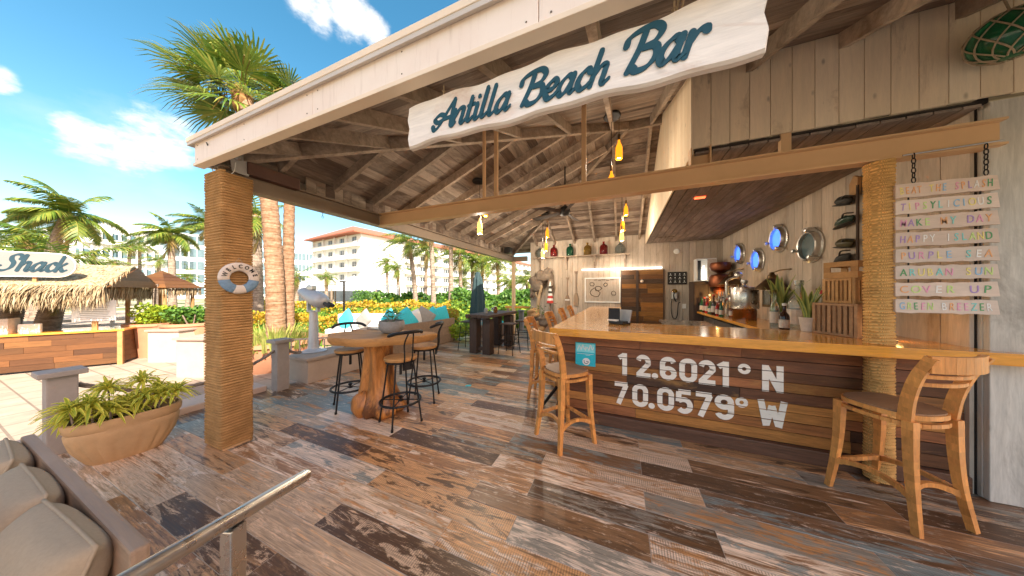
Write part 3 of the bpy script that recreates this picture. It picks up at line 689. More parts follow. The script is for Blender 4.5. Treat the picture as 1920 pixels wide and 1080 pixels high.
MB().rbox((.86, 3.205, .065), (3.2, .06, .13), .01).build('plinth', MATS['bar_plank'], bar)
MB().rbox((-.735, 5.4, .065), (.05, 4.3, .13), .01).build('plinth', MATS['bar_plank'], bar)
cm = MB()
ct, cb_ = 1.115, 1.03
outl = [(-.77, 2.98), (2.72, 2.98), (2.72, 3.075), (2.485, 3.075), (2.485, 3.86), (0.0, 3.86), (0.0, 7.6), (-.77, 7.6)]
bm = bmesh.new(); vv = [bm.verts.new((x, y, cb_)) for x, y in outl]; fc = bm.faces.new(vv); ex = bmesh.ops.extrude_face_region(bm, geom=[fc])
bmesh.ops.translate(bm, vec=(0, 0, ct - cb_), verts=[g for g in ex['geom'] if isinstance(g, bmesh.types.BMVert)])
bmesh.ops.recalc_face_normals(bm, faces=bm.faces); bmesh.ops.bevel(bm, geom=[e for e in bm.edges], offset=.008, segments=2, affect='EDGES')
me = bpy.data.meshes.new('counter'); bm.to_mesh(me); bm.free(); link('counter', me, MATS['counter_wood'], bar)
r1 = [('1', -.03), ('2', .145), ('.', .302), ('6', .38), ('0', .56), ('2', .725), ('1', .895), ('o', 1.055), ('N', 1.235)]
r2_ = [('7', -.075), ('0', .11), ('.', .27), ('0', .355), ('5', .525), ('7', .705), ('9', .865), ('o', 1.035), ('W', 1.205)]
for row, zb in ((r1, .592), (r2_, .262)):
    for it in row:
        tm = MB(); block_text(tm, [it], zb, .25); me = tm.mesh('painted_character'); bm = bmesh.new(); bm.from_mesh(me)
        for zc in zs[1:-1]:        # paint does not bridge the joints between planks
            for s in (-1, 1):
                bmesh.ops.bisect_plane(bm, geom=bm.verts[:] + bm.edges[:] + bm.faces[:], plane_co=(0, 0, zc + s * .0035), plane_no=(0, 0, 1))
            bmesh.ops.delete(bm, geom=[f_ for f_ in bm.faces if abs(f_.calc_center_median().z - zc) < .0034], context='FACES')
        bm.to_mesh(me); bm.free(); link('painted_character', me, MATS['lettering_white'], bar, (0, FY - .0105, 0))
st = thing('cyan_notice', 'cyan sticker with white round emblem on the bar front', 'sticker', (-.395, FY - .016, .79))
MB().box((0, 0, 0), (.23, .004, .275)).build('sheet', MATS['sticker_cyan'], st)
MB().box((0, -.003, .075), (.21, .002, .10)).build('pale_band', MATS['sticker_pale'], st)
m = MB()
for i, (a, b) in enumerate(((-.07, .10), (-.03, .11), (.02, .085), (.06, .115))): stroke(m, [(a - .02, .05), (a, b), (a + .02, .06), (a + .035, .09)], .008, None, .0003 * i, .005)
m.box((0, -.0035, .005), (.19, .002, .004)); m.box((.03, -.0035, -.008), (.05, .002, .003)); m.build('scribble_mark', MATS['white_paint'], st)
m = MB(); m.lathe([(.043, 0), (.043, .003)], 24, (.01, -.002, -.085), m=Matrix.Rotation(R(90), 3, 'X')); m.build('round_emblem', MATS['white_paint'], st)
m = MB(); stroke(m, [(-.015, -.07), (-.01, -.10), (.02, -.105), (.035, -.085), (.01, -.08)], .006, None, .0, .0075); m.build('emblem_mark', MATS['sign_blue'], st)
m = MB(); m.tube([(-.97, 3.4, .015), (-.76, 3.3, .32)], .02, 10); m.build('foot_rail_brace', MATS['black_iron'], label='black iron brace slanting against the bar corner', cat='brace')

# ------------------------------------------------------------------ rope columns
def rope_column(name, label, cx, cy, sx, sy, r, z0, z1, mat, turn=.0262, n=6):
    m = MB(); loop = []
    for qx, qy, a0 in ((1, 1, 0), (-1, 1, 90), (-1, -1, 180), (1, -1, 270)):
        for k in range(n + 1):
            a = R(a0 + 90 * k / n); loop.append((qx * (sx / 2 - r), qy * (sy / 2 - r), math.cos(a), math.sin(a)))
    L = len(loop); nt = int((z1 - z0) / turn); prof = []
    for t in range(nt):
        for fz, fr in ((0.0, -.015), (.17, -.003), (.42, .001), (.62, .001), (.85, -.003)): prof.append((z0 + (t + fz) * turn, fr))
    for z, fr in prof:
        for i, (bx, by, ca, sa) in enumerate(loop):
            tn = int((z - z0) / turn); wob = .0008 * math.sin(z * 37 + i) + .0016 * math.sin(tn * 12.9) + .001 * math.sin(tn * 7.3 + i * .9); zw = .0022 * math.sin(tn * 5.1 + i * .45) + .0018 * math.sin(tn * 2.7)
            m.v.append((bx + (r + fr + wob) * ca, by + (r + fr + wob) * sa, z + turn * i / L + zw))
    for i in range(len(prof) - 1):
        for k in range(L - 1): m.f.append((i * L + k, i * L + k + 1, (i + 1) * L + k + 1, (i + 1) * L + k))
        if i + 6 < len(prof): m.f.append((i * L + L - 1, (i + 5) * L, (i + 6) * L, (i + 1) * L + L - 1))
    t = thing(name, label, 'column', (cx, cy, 0)); m.build('rope_winding', MATS[mat], t, smooth='all')
    MB().box((0, 0, (z0 + z1) / 2), (max(.02, sx - 2 * r + .02), max(.02, sy - 2 * r + .02), z1 - z0)).build('core', MATS['tan_steel'], t)
    return t
rope_column('rope_column', 'rectangular rope-wound column with the lifebuoy at the deck corner', -3.70, 1.365, .36, .25, .035, 0, 2.70, 'rope_wound')
rope_column('rope_column', 'round rope-wound column rising through the bar counter beside the crates', 1.935, 3.12, .158, .158, .077, 0, 2.60, 'rope_pale', .0255, 7)

# ------------------------------------------------------------------ chairs
def bar_chair(label, loc, rz, group=None):
    """faces local +Y, seat .74 m"""
    t = thing('bar_chair', label, 'chair', (*loc, 0), rz, group)
    pol = []
    for k in range(28):
        a = 2 * math.pi * k / 28; c_, s_ = math.cos(a), math.sin(a); e = 2.7
        pol.append((.215 * abs(c_) ** (2 / e) * (1 if c_ > 0 else -1) * (1 + .06 * s_), .205 * abs(s_) ** (2 / e) * (1 if s_ > 0 else -1)))
    m = MB(); m.prism([(x, y, .705) for x, y in pol], (0, 0, .03)); m.build('seat_rim', MATS['chair_wood'], t)
    m = MB(); m.prism([(x * .95, y * .95, .732) for x, y in pol], (0, 0, .012)); m.build('seat', MATS['seat_wood'], t)
    m = MB(); A = [(x * .97, y * .97) for x, y in pol]
    for i in range(28): m.bar((*A[i], .672), (*A[(i + 1) % 28], .672), .022, .026)
    m.build('seat_rail', MATS['chair_wood'], t)
    for sx in (-1, 1):
        m = MB(); P = cat_rom([(sx * .175, .165, .70), (sx * .18, .17, .45), (sx * .19, .185, .24), (sx * .208, .212, .0)], 5)
        for i in range(len(P) - 1): m.bar(P[i], P[i + 1] + (P[i + 1] - P[i]) * .03, .050 - .018 * i / len(P), .048 - .016 * i / len(P), (0, 1, 0))
        m.build('leg', MATS['chair_wood'], t)
        m = MB(); P = cat_rom([(sx * .165, -.175, .70), (sx * .17, -.18, .45), (sx * .18, -.195, .24), (sx * .205, -.225, .0)], 5)
        for i in range(len(P) - 1): m.bar(P[i], P[i + 1] + (P[i + 1] - P[i]) * .03, .050 - .018 * i / len(P), .052 - .018 * i / len(P), (0, 1, 0))
        m.build('leg', MATS['chair_wood'], t)
        m = MB(); P = cat_rom([(sx * .17, -.155, .69), (sx * .178, -.175, .85), (sx * .188, -.215, 1.0), (sx * .195, -.275, 1.135)], 5)
        for i in range(len(P) - 1): m.bar(P[i], P[i + 1] + (P[i + 1] - P[i]) * .04, .026, .062 - .012 * i / len(P), (0, 1, 0))
        m.build('back_post', MATS['chair_wood'], t)
    def curved(name, z, y, bow, h, th, hw):
        m = MB(); n = 8; q = []
        for i in range(n + 1):
            a = -1 + 2 * i / n; q.append((a * hw, y - bow * (1 - a * a)))
        for i in range(n):
            (x0, y0), (x1, y1) = q[i], q[i + 1]; m.bar((x0, y0, z), (x1, y1, z), th, h)
        m.build(name, MATS['chair_wood'], t)
    curved('crest_rail', 1.095, -.27, .045, .105, .022, .2); curved('back_slat', 1.01, -.235, .045, .022, .018, .18); curved('back_slat', .955, -.215, .045, .022, .018, .175)
    # bentwood foot ring with brackets
    for a, b, bow in (((-.195, .19), (.195, .19), (0, .035)), ((-.185, -.2), (.185, -.2), (0, -.035)), ((-.19, -.2), (-.195, .19), (-.0, 0)), ((.19, -.2), (.195, .19), (0, 0))):
        m = MB(); n = 10; P = []
        for i in range(n + 1):
            s_ = i / n; q = 4 * s_ * (1 - s_); P.append((a[0] + (b[0] - a[0]) * s_ + bow[0] * q - (a[0] * .16 * q if a[0] * b[0] > 0 else 0), a[1] + (b[1] - a[1]) * s_ + bow[1] * q * -1.6, .215 + .045 * q))
        for i in range(n): m.bar(P[i], P[i + 1], .024, .03 + .02 * abs(1 - 2 * (i + .5) / n) ** 3)
        m.build('foot_rail', MATS['chair_wood'], t)
    return t
c0 = bar_chair('wooden bar chair in front of the cyan sticker, turned to the bar', (-.545, 2.755), R(-40), 'wooden chairs at the bar')
dup(c0, (1.805, 2.805, 0), R(27), 'large near wooden bar chair beside the round rope column', group='wooden chairs at the bar')
dup(c0, (-1.02, 3.78, 0), R(-86), 'wooden bar chair just round the bar corner, second from the front', group='wooden chairs at the bar')
dup(c0, (-1.0, 4.85, 0), R(-92), 'wooden bar chair at the side of the bar, third from the front', group='wooden chairs at the bar')
dup(c0, (-1.0, 5.95, 0), R(-88), 'wooden bar chair at the side of the bar, fourth from the front', group='wooden chairs at the bar')
dup(c0, (-1.0, 7.0, 0), R(-90), 'farthest wooden bar chair at the side of the bar', group='wooden chairs at the bar')

# ------------------------------------------------------------------ iron stools, tables
def iron_stool(label, loc, rz, group):
    t = thing('iron_stool', label, 'stool', (*loc, 0), rz, group)
    m = MB(); m.lathe([(.001, .735), (.165, .735), (.182, .745), (.184, .765), (.176, .775), (.001, .777)], 28); m.build('seat', MATS['slab_wood'], t, smooth=True)
    m = MB(); m.lathe([(.15, .715), (.168, .715), (.168, .734), (.15, .734), (.15, .715)], 28); m.build('seat_band', MATS['black_iron'], t)
    for k in range(4):
        a = R(45 + 90 * k); m = MB(); m.tube([(.145 * math.cos(a), .145 * math.sin(a), .73), (.245 * math.cos(a), .245 * math.sin(a), .0)], .0105, 8); m.lathe([(.014, 0), (.014, .03)], 8, (.245 * math.cos(a), .245 * math.sin(a), 0)); m.build('leg', MATS['black_iron'], t)
    m = MB(); m.tube([(.222 * math.cos(R(12 * i)), .222 * math.sin(R(12 * i)), .26) for i in range(31)], .014, 8, False)
    m.build('foot_ring', MATS['black_iron'], t)
    m = MB(); m.tube([(0, 0, .735), (0, 0, .56)], .016, 8); m.build('screw', MATS['black_iron'], t)
    m = MB()
    for a in (0, 90): m.tube([(-.215 * math.cos(R(a + 45)), -.215 * math.sin(R(a + 45)), .26), (.215 * math.cos(R(a + 45)), .215 * math.sin(R(a + 45)), .262)], .006, 6)
    m.lathe([(.012, .24), (.032, .25), (.012, .27), (.03, .30), (.012, .31)], 10); m.build('spider', MATS['black_iron'], t)
    m = MB()
    for s in (-1, 1): m.tube(cat_rom([(s * .04, -.165, .66), (s * .045, -.20, .80), (s * .05, -.205, .95), (s * .03, -.255, 1.07)], 5), .009, 6)
    m.box((0, -.17, .69), (.11, .012, .09)); m.build('back_stem', MATS['black_iron'], t)
    m = MB(); m.tube(cat_rom([(-.2, -.12, 1.045), (-.15, -.2, 1.075), (-.06, -.25, 1.085), (.06, -.25, 1.085), (.15, -.2, 1.075), (.2, -.12, 1.045)], 5), [.011] + [.019] * 24 + [.011], 8)
    m.build('back_bar', MATS['black_iron'], t, smooth=True)
    return t
s0 = iron_stool('round wooden-seated black iron stool nearest, right of the root table', (-2.41, 2.36), R(70), 'iron stools round the root table')
dup(s0, (-2.60, 2.98, 0), R(118), 'black iron stool behind the root table, its back to the bar', group='iron stools round the root table')
dup(s0, (-3.36, 2.42, 0), R(-120), 'black iron stool left of the root table by the stone block', group='iron stools round the root table')
rt = thing('root_table', 'live-edge slab table on a carved tree root pedestal', 'table', (-2.88, 2.46, 0), R(24))
m = MB(); n = 40; top = []; rr = random.Random(3)
for k in range(n):
    a = 2 * math.pi * k / n; q = 1 + .07 * math.sin(3 * a + .6) + .04 * math.sin(7 * a) + .02 * math.sin(13 * a)
    top.append((.66 * q * math.cos(a), .34 * q * math.sin(a)))
b = m.add([(x * .93, y * .93, .895) for x, y in top] + [(x * 1.0, y * 1.0, .935) for x, y in top] + [(x * 1.01, y * 1.01, .975) for x, y in top] + [(x * .985, y * .985, .99) for x, y in top], [])
for i in range(3):
    for k in range(n): m.f.append((i * n + k, i * n + (k + 1) % n, (i + 1) * n + (k + 1) % n, (i + 1) * n + k))
m.f.append(tuple(range(3 * n, 4 * n))); m.f.append(tuple(range(n))[::-1]); m.build('table_top', MATS['slab_wood'], rt, smooth=True)
def root(name, prof, seed, off, lobes, amp):
    m = MB(); n = 36; rr = random.Random(seed); ph = [rr.uniform(0, 6.3) for _ in range(8)]
    for i, (z, r) in enumerate(prof):
        for k in range(n):
            a = 2 * math.pi * k / n
            q = 1 + amp * (.9 * math.sin(lobes * a + ph[0] + z * 1.8) + .55 * math.sin((lobes + 2) * a + ph[1] - z * 3) + .35 * math.sin(9 * a + ph[2] + z * 5)) * (1 + .7 * max(0, .4 - z))
            m.v.append((off[0] * (1 - z) + r * q * math.cos(a), off[1] * (1 - z) + r * q * math.sin(a), z))
    for i in range(len(prof) - 1):
        for k in range(n): m.f.append((i * n + k, i * n + (k + 1) % n, (i + 1) * n + (k + 1) % n, (i + 1) * n + k))
    m.f.append(tuple(range(n))[::-1]); m.f.append(tuple((len(prof) - 1) * n + k for k in range(n))); m.build(name, MATS['root_wood'], rt, smooth='all')
root('pedestal', [(0, .22), (.04, .245), (.09, .25), (.15, .235), (.2, .21), (.25, .19), (.32, .175), (.38, .165), (.44, .16), (.5, .155), (.56, .15), (.62, .15), (.69, .148), (.75, .15), (.8, .155), (.85, .165), (.91, .19)], 5, (.0, -.02), 3, .21)
m = MB(); m.blob((-.14, -.12, .13), (.13, .12, .16), 18, 12, .06, 4); m.build('root_foot', MATS['root_wood'], rt, smooth='all')
m = MB(); m.blob((.2, .0, .085), (.16, .1, .1), 18, 12, .06, 8); m.build('root_foot', MATS['root_wood'], rt, smooth='all')
m = MB(); m.blob((.02, .15, .10), (.12, .12, .12), 18, 12, .06, 9); m.build('root_foot', MATS['root_wood'], rt, smooth='all')
sp_ = thing('stone_planter', 'grey stone bowl planter with a small leafy plant on the root table', 'planter', (-2.79, 2.58, .991))
m = MB(); m.lathe([(.07, 0), (.12, .02), (.155, .07), (.162, .12), (.15, .165), (.142, .165), (.15, .12), (.12, .10), (.001, .10)], 28); m.build('bowl', MATS['stone_bowl'], sp_, smooth=True)
m = MB(); rr = random.Random(4)
for i in range(46):
    a = rr.uniform(0, 6.28); l = rr.uniform(.05, .17); h = rr.uniform(.02, .16); p = Vector((math.cos(a) * l * .9, math.sin(a) * l * .9, .14 + h)); d = Vector((math.cos(a), math.sin(a), rr.uniform(-.5, .4))).normalized() * rr.uniform(.05, .085); s_ = d.cross(Vector((0, 0, 1))).normalized() * .022
    m.add([p - d * .5, p + s_, p + d, p - s_], [(0, 1, 2), (0, 2, 3)])
m.build('leaves', MATS['hedge_green'], sp_)
m = MB()
for i in range(9): a = i * .7; m.tube([(0, 0, .1), (math.cos(a) * .05, math.sin(a) * .05, .2), (math.cos(a) * .12, math.sin(a) * .12, .26)], .003, 4)
m.build('stems', MATS['palm_bark'], sp_)
dt = thing('timber_table', 'tall dark timber table with chunky legs in the far deck', 'table', (-3.15, 6.25, 0), R(-4))
for x in (-.19, .19):
    for y in (-.55, .55): m = MB(); m.rbox((x, y, .43), (.21, .21, .86), .012); m.build('leg', MATS['dark_timber'], dt)
for i in range(4): m = MB(); m.rbox((-.255 + i * .17, 0, .93), (.165, 1.55, .07), .008); m.build('top_plank', MATS['dark_timber'], dt)
m = MB()
for i in range(8): m.box((-.30 + i * .085, -.72, .875 + .022 * (i % 2)), (.07, .05, .03))
m.build('carved_edge', MATS['dark_timber'], dt)
for y in (-.55, .55): MB().rbox((0, y, .12), (.18, .08, .08), .006).build('stretcher', MATS['dark_timber'], dt)
def thin_stool(label, loc, rz, group=None):
    t = thing('thin_bar_stool', label, 'stool', (*loc, 0), rz, group)
    MB().rbox((0, 0, .735), (.36, .36, .03), .012).build('seat', MATS['dark_timber'], t)
    for sx in (-1, 1):
        for sy in (-1, 1): m = MB(); m.tube([(sx * .14, sy * .14, .73), (sx * .2, sy * .2, 0)], .011, 6); m.build('leg', MATS['black_iron'], t)
    for z in (.25, .45):
        k = .14 + .06 * (1 - z / .73); m = MB(); m.tube([(-k, -k, z), (k, -k, z), (k, k, z), (-k, k, z), (-k, -k, z)], .007, 6); m.build('foot_rail', MATS['black_iron'], t)
    return t
t0 = thin_stool('thin black bar stool left of the dark timber table', (-3.72, 5.95), R(5), 'stools at the dark table')
for p, r_, lb in (((-3.70, 6.6), 8, 'thin black bar stool behind the dark timber table on its left'), ((-2.55, 5.95), -6, 'thin black bar stool right of the dark timber table, nearer one'), ((-2.45, 6.65), 4, 'thin black bar stool right of the dark timber table, farther one')):
    dup(t0, (*p, 0), R(r_), lb, group='stools at the dark table')
for i, (x, y, mt, h) in enumerate(((-3.2, 5.95, 'stone_bowl', .14), (-3.05, 6.2, 'brown_bottle', .17), (-3.25, 6.45, 'glass_clear', .12))):
    m = MB(); m.lathe([(.04, 0), (.055, h * .4), (.05, h * .7), (.03, h), (.001, h)], 14); m.build('table_jar', MATS[mt], None, (x, y, .966), smooth=True, label=('grey stone pot', 'small brown jar', 'clear glass jar')[i] + ' on the dark timber table', cat='jar')
# ------------------------------------------------------------------ hanging sign board
sg = thing('bar_sign', 'whitewashed wavy timber sign reading Antilla Beach Bar under the fascia', 'sign', (-.37, 1.305, 2.455))
m = MB(); n = 60; up_, dn = [], []
for i in range(n + 1):
    x = -.88 + 1.76 * i / n; s_ = i / n
    up_.append((x, .262 + .028 * s_ + .009 * math.sin(x * 9 + 1) + .006 * math.sin(x * 21)))
    dn.append((x, .008 + .006 * math.sin(x * 8) + .005 * math.sin(x * 19 + 2) - .004 * s_))
out = up_ + [(.888, .22), (.876, .16), (.89, .09), (.884, .04)] + dn[::-1] + [(-.89, .05), (-.878, .12), (-.892, .18), (-.882, .23)]
ctr = Vector((0, .13))
fr = [((p[0] - 0) * .992, ctr.y + (p[1] - ctr.y) * .93) for p in out]
k = len(out)
m.add([(x, -.018, z) for x, z in fr] + [(x, -.004, z) for x, z in out] + [(x, .022, z) for x, z in out], [])
m.f.append(tuple(range(k))); m.f.append(tuple(range(2 * k, 3 * k))[::-1])
for r_ in range(2):
    for i in range(k): m.f.append((r_ * k + i, r_ * k + (i + 1) % k, (r_ + 1) * k + (i + 1) % k, (r_ + 1) * k + i))
m.build('board', MATS['sign_wood'], sg)
script_text(sg, -.0185, 'Antilla', -.665, .062, .083, .031, .3, 0, 1.22); script_text(sg, -.0185, 'Beach', -.115, .056, .085, .033, .3, 3, 1.2); script_text(sg, -.0185, 'Bar', .385, .066, .095, .037, .3, 7, 1.15)
for x in (-.62, .58):
    m = MB(); m.tube([(x, 0, .25), (x, 0, .335)], .004, 6); m.lathe([(.012, .30), (.004, .31), (.004, .325)], 8, (x, 0, 0)); m.build('hook', MATS['rope_thin'], sg)
m = MB(); m.tube([(.585, .01, .27), (.60, .01, .36)], .004, 6); m.tube([(.605, .01, .27), (.62, .01, .36)], .004, 6); m.build('cord', MATS['rope_thin'], sg)

# ------------------------------------------------------------------ drink boards
bright = [plain('chalk_%s' % nme, c, .6, 0, .1, 20, .1) for nme, c in (('pink', (.78, .34, .5)), ('yellow', (.83, .70, .22)), ('teal', (.22, .62, .6)), ('blue', (.28, .5, .72)), ('orange', (.8, .4, .18)), ('violet', (.42, .27, .56)), ('green', (.1, .34, .14)), ('white', (.84, .82, .80)), ('lime', (.55, .72, .25)))]
words = ['BEAT THE SPLASH', 'TIPSYLICIOUS', 'MAKE MY DAY', 'HAPPY ISLAND', 'PURPLE SEA', 'ARUBAN SUN', 'COVER UP', 'GREEN BREEZER']
nth = ['top', 'second', 'third', 'fourth', 'fifth', 'sixth', 'seventh', 'lowest']
zz = [2.32, 2.195, 2.07, 1.945, 1.818, 1.69, 1.56, 1.432]
for i, w_ in enumerate(words):
    t = thing('drink_board', ('hand-painted pink board reading %s, %s of the eight hanging boards' % (w_.title(), nth[i])) if i != 1 else 'hand-painted pink board with many small letters, second of the eight hanging boards', 'sign', (2.215, 3.045, zz[i]), 0, 'painted boards hanging by the post')
    rr = random.Random(i + 20); pts = []
    for k in range(13): pts.append((-.243 + .486 * k / 12, .05 + rr.uniform(-.004, .004)))
    low = [(-.243 + .486 * k / 12 + (.012 if k == 12 else 0), -.053 + rr.uniform(-.004, .004)) for k in range(13)]
    MB().prism([(x, -.01, z) for x, z in pts + low[::-1]], (0, .022, 0)).build('plank', MATS['drink_board'], t)
    n = len(w_); size = min(.088, .088)
    for k, ch in enumerate(w_):
        if ch == ' ': continue
        x = -.225 + (k + .5) * .45 / n
        o = link('letter', glyph(ch, .004), None, t, (x, -.0115, -.027), (0, rr.uniform(-.08, .08), 0)); o.scale = (min(.075, .45 / n * 1.2), .12, .078)
        o.data = o.data.copy() if o.data.users > 1 else o.data; o.data.materials.clear(); o.data.materials.append(bright[rr.randrange(len(bright))])
    if i < 7:
        for x in (-.17, .175):
            MB().tube([(x, 0, -.05), (x, 0, -.078)], .005, 6).build('chain_link', MATS['black_iron'], t)
hr_ = thing('hanging_rod', 'thin steel rod under the beam holding the board chains', 'rod')
MB().tube([(2.02, 3.05, 2.60), (2.5, 3.05, 2.615)], .006, 8).build('rod', MATS['satin_metal'], hr_)
for x in (2.075, 2.42):
    for k in range(6):
        m = MB(); c_ = Vector((x, 3.05, 2.585 - k * .037)); P = [c_ + Vector((.011 * math.cos(a) * (1 if k % 2 else .1), .011 * math.cos(a) * (.1 if k % 2 else 1), .022 * math.sin(a))) for a in [i * math.pi / 6 for i in range(13)]]
        m.tube(P, .0035, 5, False); m.build('chain_link', MATS['black_iron'], hr_)

# ------------------------------------------------------------------ glass float in a net, upper right
gf = thing('glass_float', 'dark green glass fishing float in a knotted rope net', 'float', (2.42, 2.92, 3.27))
MB().blob((0, 0, 0), (.17, .15, .15), 28, 18).build('glass_ball', MATS['glass_float'], gf, smooth='all')
m = MB(); q = lambda th, a: (.176 * math.sin(th) * math.cos(a), .156 * math.sin(th) * math.sin(a), .156 * math.cos(th))
for k in range(10):
    for s_ in (-1, 1): m.tube([q(.25 + 2.6 * i / 14, 2 * math.pi * k / 10 + s_ * .9 * i / 14 * 2) for i in range(15)], .0045, 5)
m.tube([(0, 0, .15), (0, .05, .33)], .006, 6); m.build('rope_net', MATS['rope_thin'], gf)
# ------------------------------------------------------------------ column fittings
lb = thing('lifebuoy', 'small painted lifebuoy reading WELCOME on the rectangular rope column', 'lifebuoy', (-3.487, 1.36, 1.672), R(90))
for k in range(4):
    m = MB(); P = [(.112 * math.cos(R(a)), 0, .112 * math.sin(R(a))) for a in ([-20 + 220 * i / 18 for i in range(19)] if k == 0 else [[200, 250], [250, 290], [290, 340]][k - 1][:1] + [[200, 250], [250, 290], [290, 340]][k - 1][0:1])]
    rng = [(-10, 190), (190, 250), (250, 290), (290, 350)][k]; nn = 20 if k == 0 else 8
    P = [(.112 * math.cos(R(rng[0] + (rng[1] - rng[0]) * i / nn)), 0, .112 * math.sin(R(rng[0] + (rng[1] - rng[0]) * i / nn))) for i in range(nn + 1)]
    m.tube(P, .043, 12); o = m.build('ring_segment', MATS['ring_blue' if k in (1, 3) else 'ring_white'], lb, smooth='all'); o.scale = (1, .5, 1)
for i, ch in enumerate('WELCOME'):
    a = R(163 - i * 24.3); o = link('letter', glyph(ch, .02), None, lb, (.099 * math.cos(a), -.0215, .099 * math.sin(a)), (0, -(a - R(90)), 0)); o.scale = (.042, .3, .05); o.data.materials.clear(); o.data.materials.append(MATS['chalk_black'])
m = MB(); m.tube([(-.06, .005, .1), (0, .01, .2), (.06, .005, .1)], .003, 5); m.build('hanging_string', MATS['rope_thin'], lb)
m = MB(); m.tube([(.152, .0, -.01), (.155, -.01, .02), (.152, 0, .05)], .004, 5); m.build('grab_rope', MATS['rope_thin'], lb)
br = thing('winch_bracket', 'grey steel blind bracket with brown housing at the eave corner', 'bracket', (-3.58, 1.36, 2.86))
MB().prism([(0, -.02, -.12), (.0, .10, -.13), (.0, .13, -.05), (.0, .10, .09), (.0, -.05, .09)], (.012, 0, 0)).build('plate', MATS['grey_paint'], br)
m = MB(); m.lathe([(.03, 0), (.035, .02), (.02, .04), (.001, .04)], 14, (.012, .02, .03), m=Matrix.Rotation(R(90), 3, 'Y')); m.build('gear', MATS['satin_metal'], br, smooth=True)
m = MB(); m.rbox((-.02, .33, -.04), (.09, .48, .13), .008); m.build('housing', MATS['terracotta'] if False else plain('housing_brown', (.11, .05, .035), .6), br)
m = MB(); m.tube(cat_rom([(-.22, -.10, -.05), (-.12, -.09, -.17), (-.02, -.08, -.19), (.02, -.02, -.14), (.02, .0, -.03)], 6), .004, 6); m.build('pull_cord', MATS['white_paint'], br)
m = MB(); m.tube([(.012 * math.cos(a) - .96, 1.183, 2.89 + .012 * math.sin(a)) for a in [i * .6 for i in range(11)]], .0025, 5)
hk = MB(); hk.tube(cat_rom([(-3.58, 1.17, 2.915), (-3.565, 1.16, 2.93), (-3.55, 1.165, 2.915), (-3.56, 1.165, 2.9), (-3.54, 1.165, 2.905)], 4), .0025, 5); hk.build('screw_hook', MATS['black_iron'], label='tiny open screw hook on the cream fascia near the corner', cat='hook')
hk = MB(); hk.tube([(-3.74, 2.30, 2.60), (-3.74, 2.30, 2.56)], .004, 5); hk.tube([(-3.74, 2.30 + .014 * math.sin(i * .52), 2.546 + .014 * math.cos(i * .52)) for i in range(13)], .003, 5); hk.build('ring_hook', MATS['black_iron'], label='small ring hook under the brown eave beam', cat='hook')
m = MB(); m.rbox((-3.42, 7.9, 2.86), (.2, .26, .2), .02); m.box((-3.36, 7.76, 2.86), (.1, .012, .17)); m.build('loudspeaker', MATS['black_plastic'], label='black box loudspeaker under the far eave', cat='loudspeaker')

# ------------------------------------------------------------------ back wall things
bshelf = thing('wall_shelf', 'long wooden shelf on brackets carrying coloured glass jugs', 'shelf')
MB().rbox((-1.24, 8.38, 2.625), (2.95, .2, .03), .005).build('board', MATS['rafter_wood'], bshelf)
for x in (-2.5, -1.63, -.76, .1):
    MB().prism([(x - .02, 8.49, 2.609), (x - .02, 8.30, 2.609), (x - .02, 8.30, 2.58), (x - .02, 8.44, 2.48), (x - .02, 8.46, 2.24), (x - .02, 8.49, 2.22)], (.04, 0, 0)).build('bracket', MATS['rafter_wood'], bshelf)
jug = [(.001, 0), (.105, .0), (.115, .02), (.115, .22), (.10, .27), (.04, .31), (.028, .325), (.028, .365), (.036, .37), (.036, .385), (.001, .385)]
bulb = [(.001, 0), (.07, 0), (.14, .07), (.155, .14), (.12, .23), (.04, .29), (.028, .33), (.034, .35), (.001, .35)]
for x, mt, pr, lb_ in ((-2.48, 'glass_clear', bulb, 'bulbous clear glass jug at the left end of the wall shelf'), (-2.02, 'glass_red', jug, 'red glass jug second from the left on the wall shelf'), (-1.5, 'glass_green', jug, 'green glass jug on the wall shelf'), (-.96, 'glass_yellow', jug, 'amber yellow glass jug on the wall shelf'), (-.49, 'glass_red', jug, 'red glass jug between the yellow and the clear one'), (-.03, 'glass_clear', bulb, 'bulbous clear glass jug at the right end of the wall shelf')):
    m = MB(); m.lathe(pr, 24); m.build('glass_jug', MATS[mt], None, (x, 8.38, 2.641), smooth=True, label=lb_, cat='jug', group='jugs on the wall shelf')
for x, zt, zb, lb_ in ((-1.6, 1.97, .98, 'short wooden paddle with a white band on the back wall'), (-1.33, 2.16, 1.05, 'taller plain wooden paddle on the back wall')):
    t = thing('paddle', lb_, 'paddle', (x, 8.485, 0), 0, 'paddles on the back wall')
    m = MB(); m.prism([(-.012, 0, zb + .42), (.012, 0, zb + .42), (.012, 0, zt - .1), (.05, 0, zt), (-.05, 0, zt), (-.012, 0, zt - .1)], (0, -.022, 0)); m.build('shaft', MATS['paddle_wood'], t)
    m = MB(); m.prism([(-.07, 0, zb), (.07, 0, zb), (.075, 0, zb + .3), (.03, 0, zb + .42), (-.03, 0, zb + .42), (-.075, 0, zb + .3)], (0, -.018, 0)); m.build('blade', MATS['paddle_wood'], t)
    if x < -1.5: MB().box((0, -.02, zb + .27), (.15, .01, .035)).build('painted_band', MATS['white_paint'], t)
mp = thing('wall_map', 'large white framed line map on the back wall', 'map', (-.54, 8.48, 1.565))
MB().box((0, .008, 0), (.98, .008, .70)).build('sheet', MATS['whitewash_board'], mp)
for c_, d_ in (((0, 0, .365), (1.04, .03, .035)), ((0, 0, -.365), (1.04, .03, .035)), ((-.503, 0, 0), (.035, .028, .695)), ((.503, 0, 0), (.035, .028, .695))): MB().box(c_, d_).build('frame_bar', MATS['white_paint'], mp)
m = MB(); rr = random.Random(2)
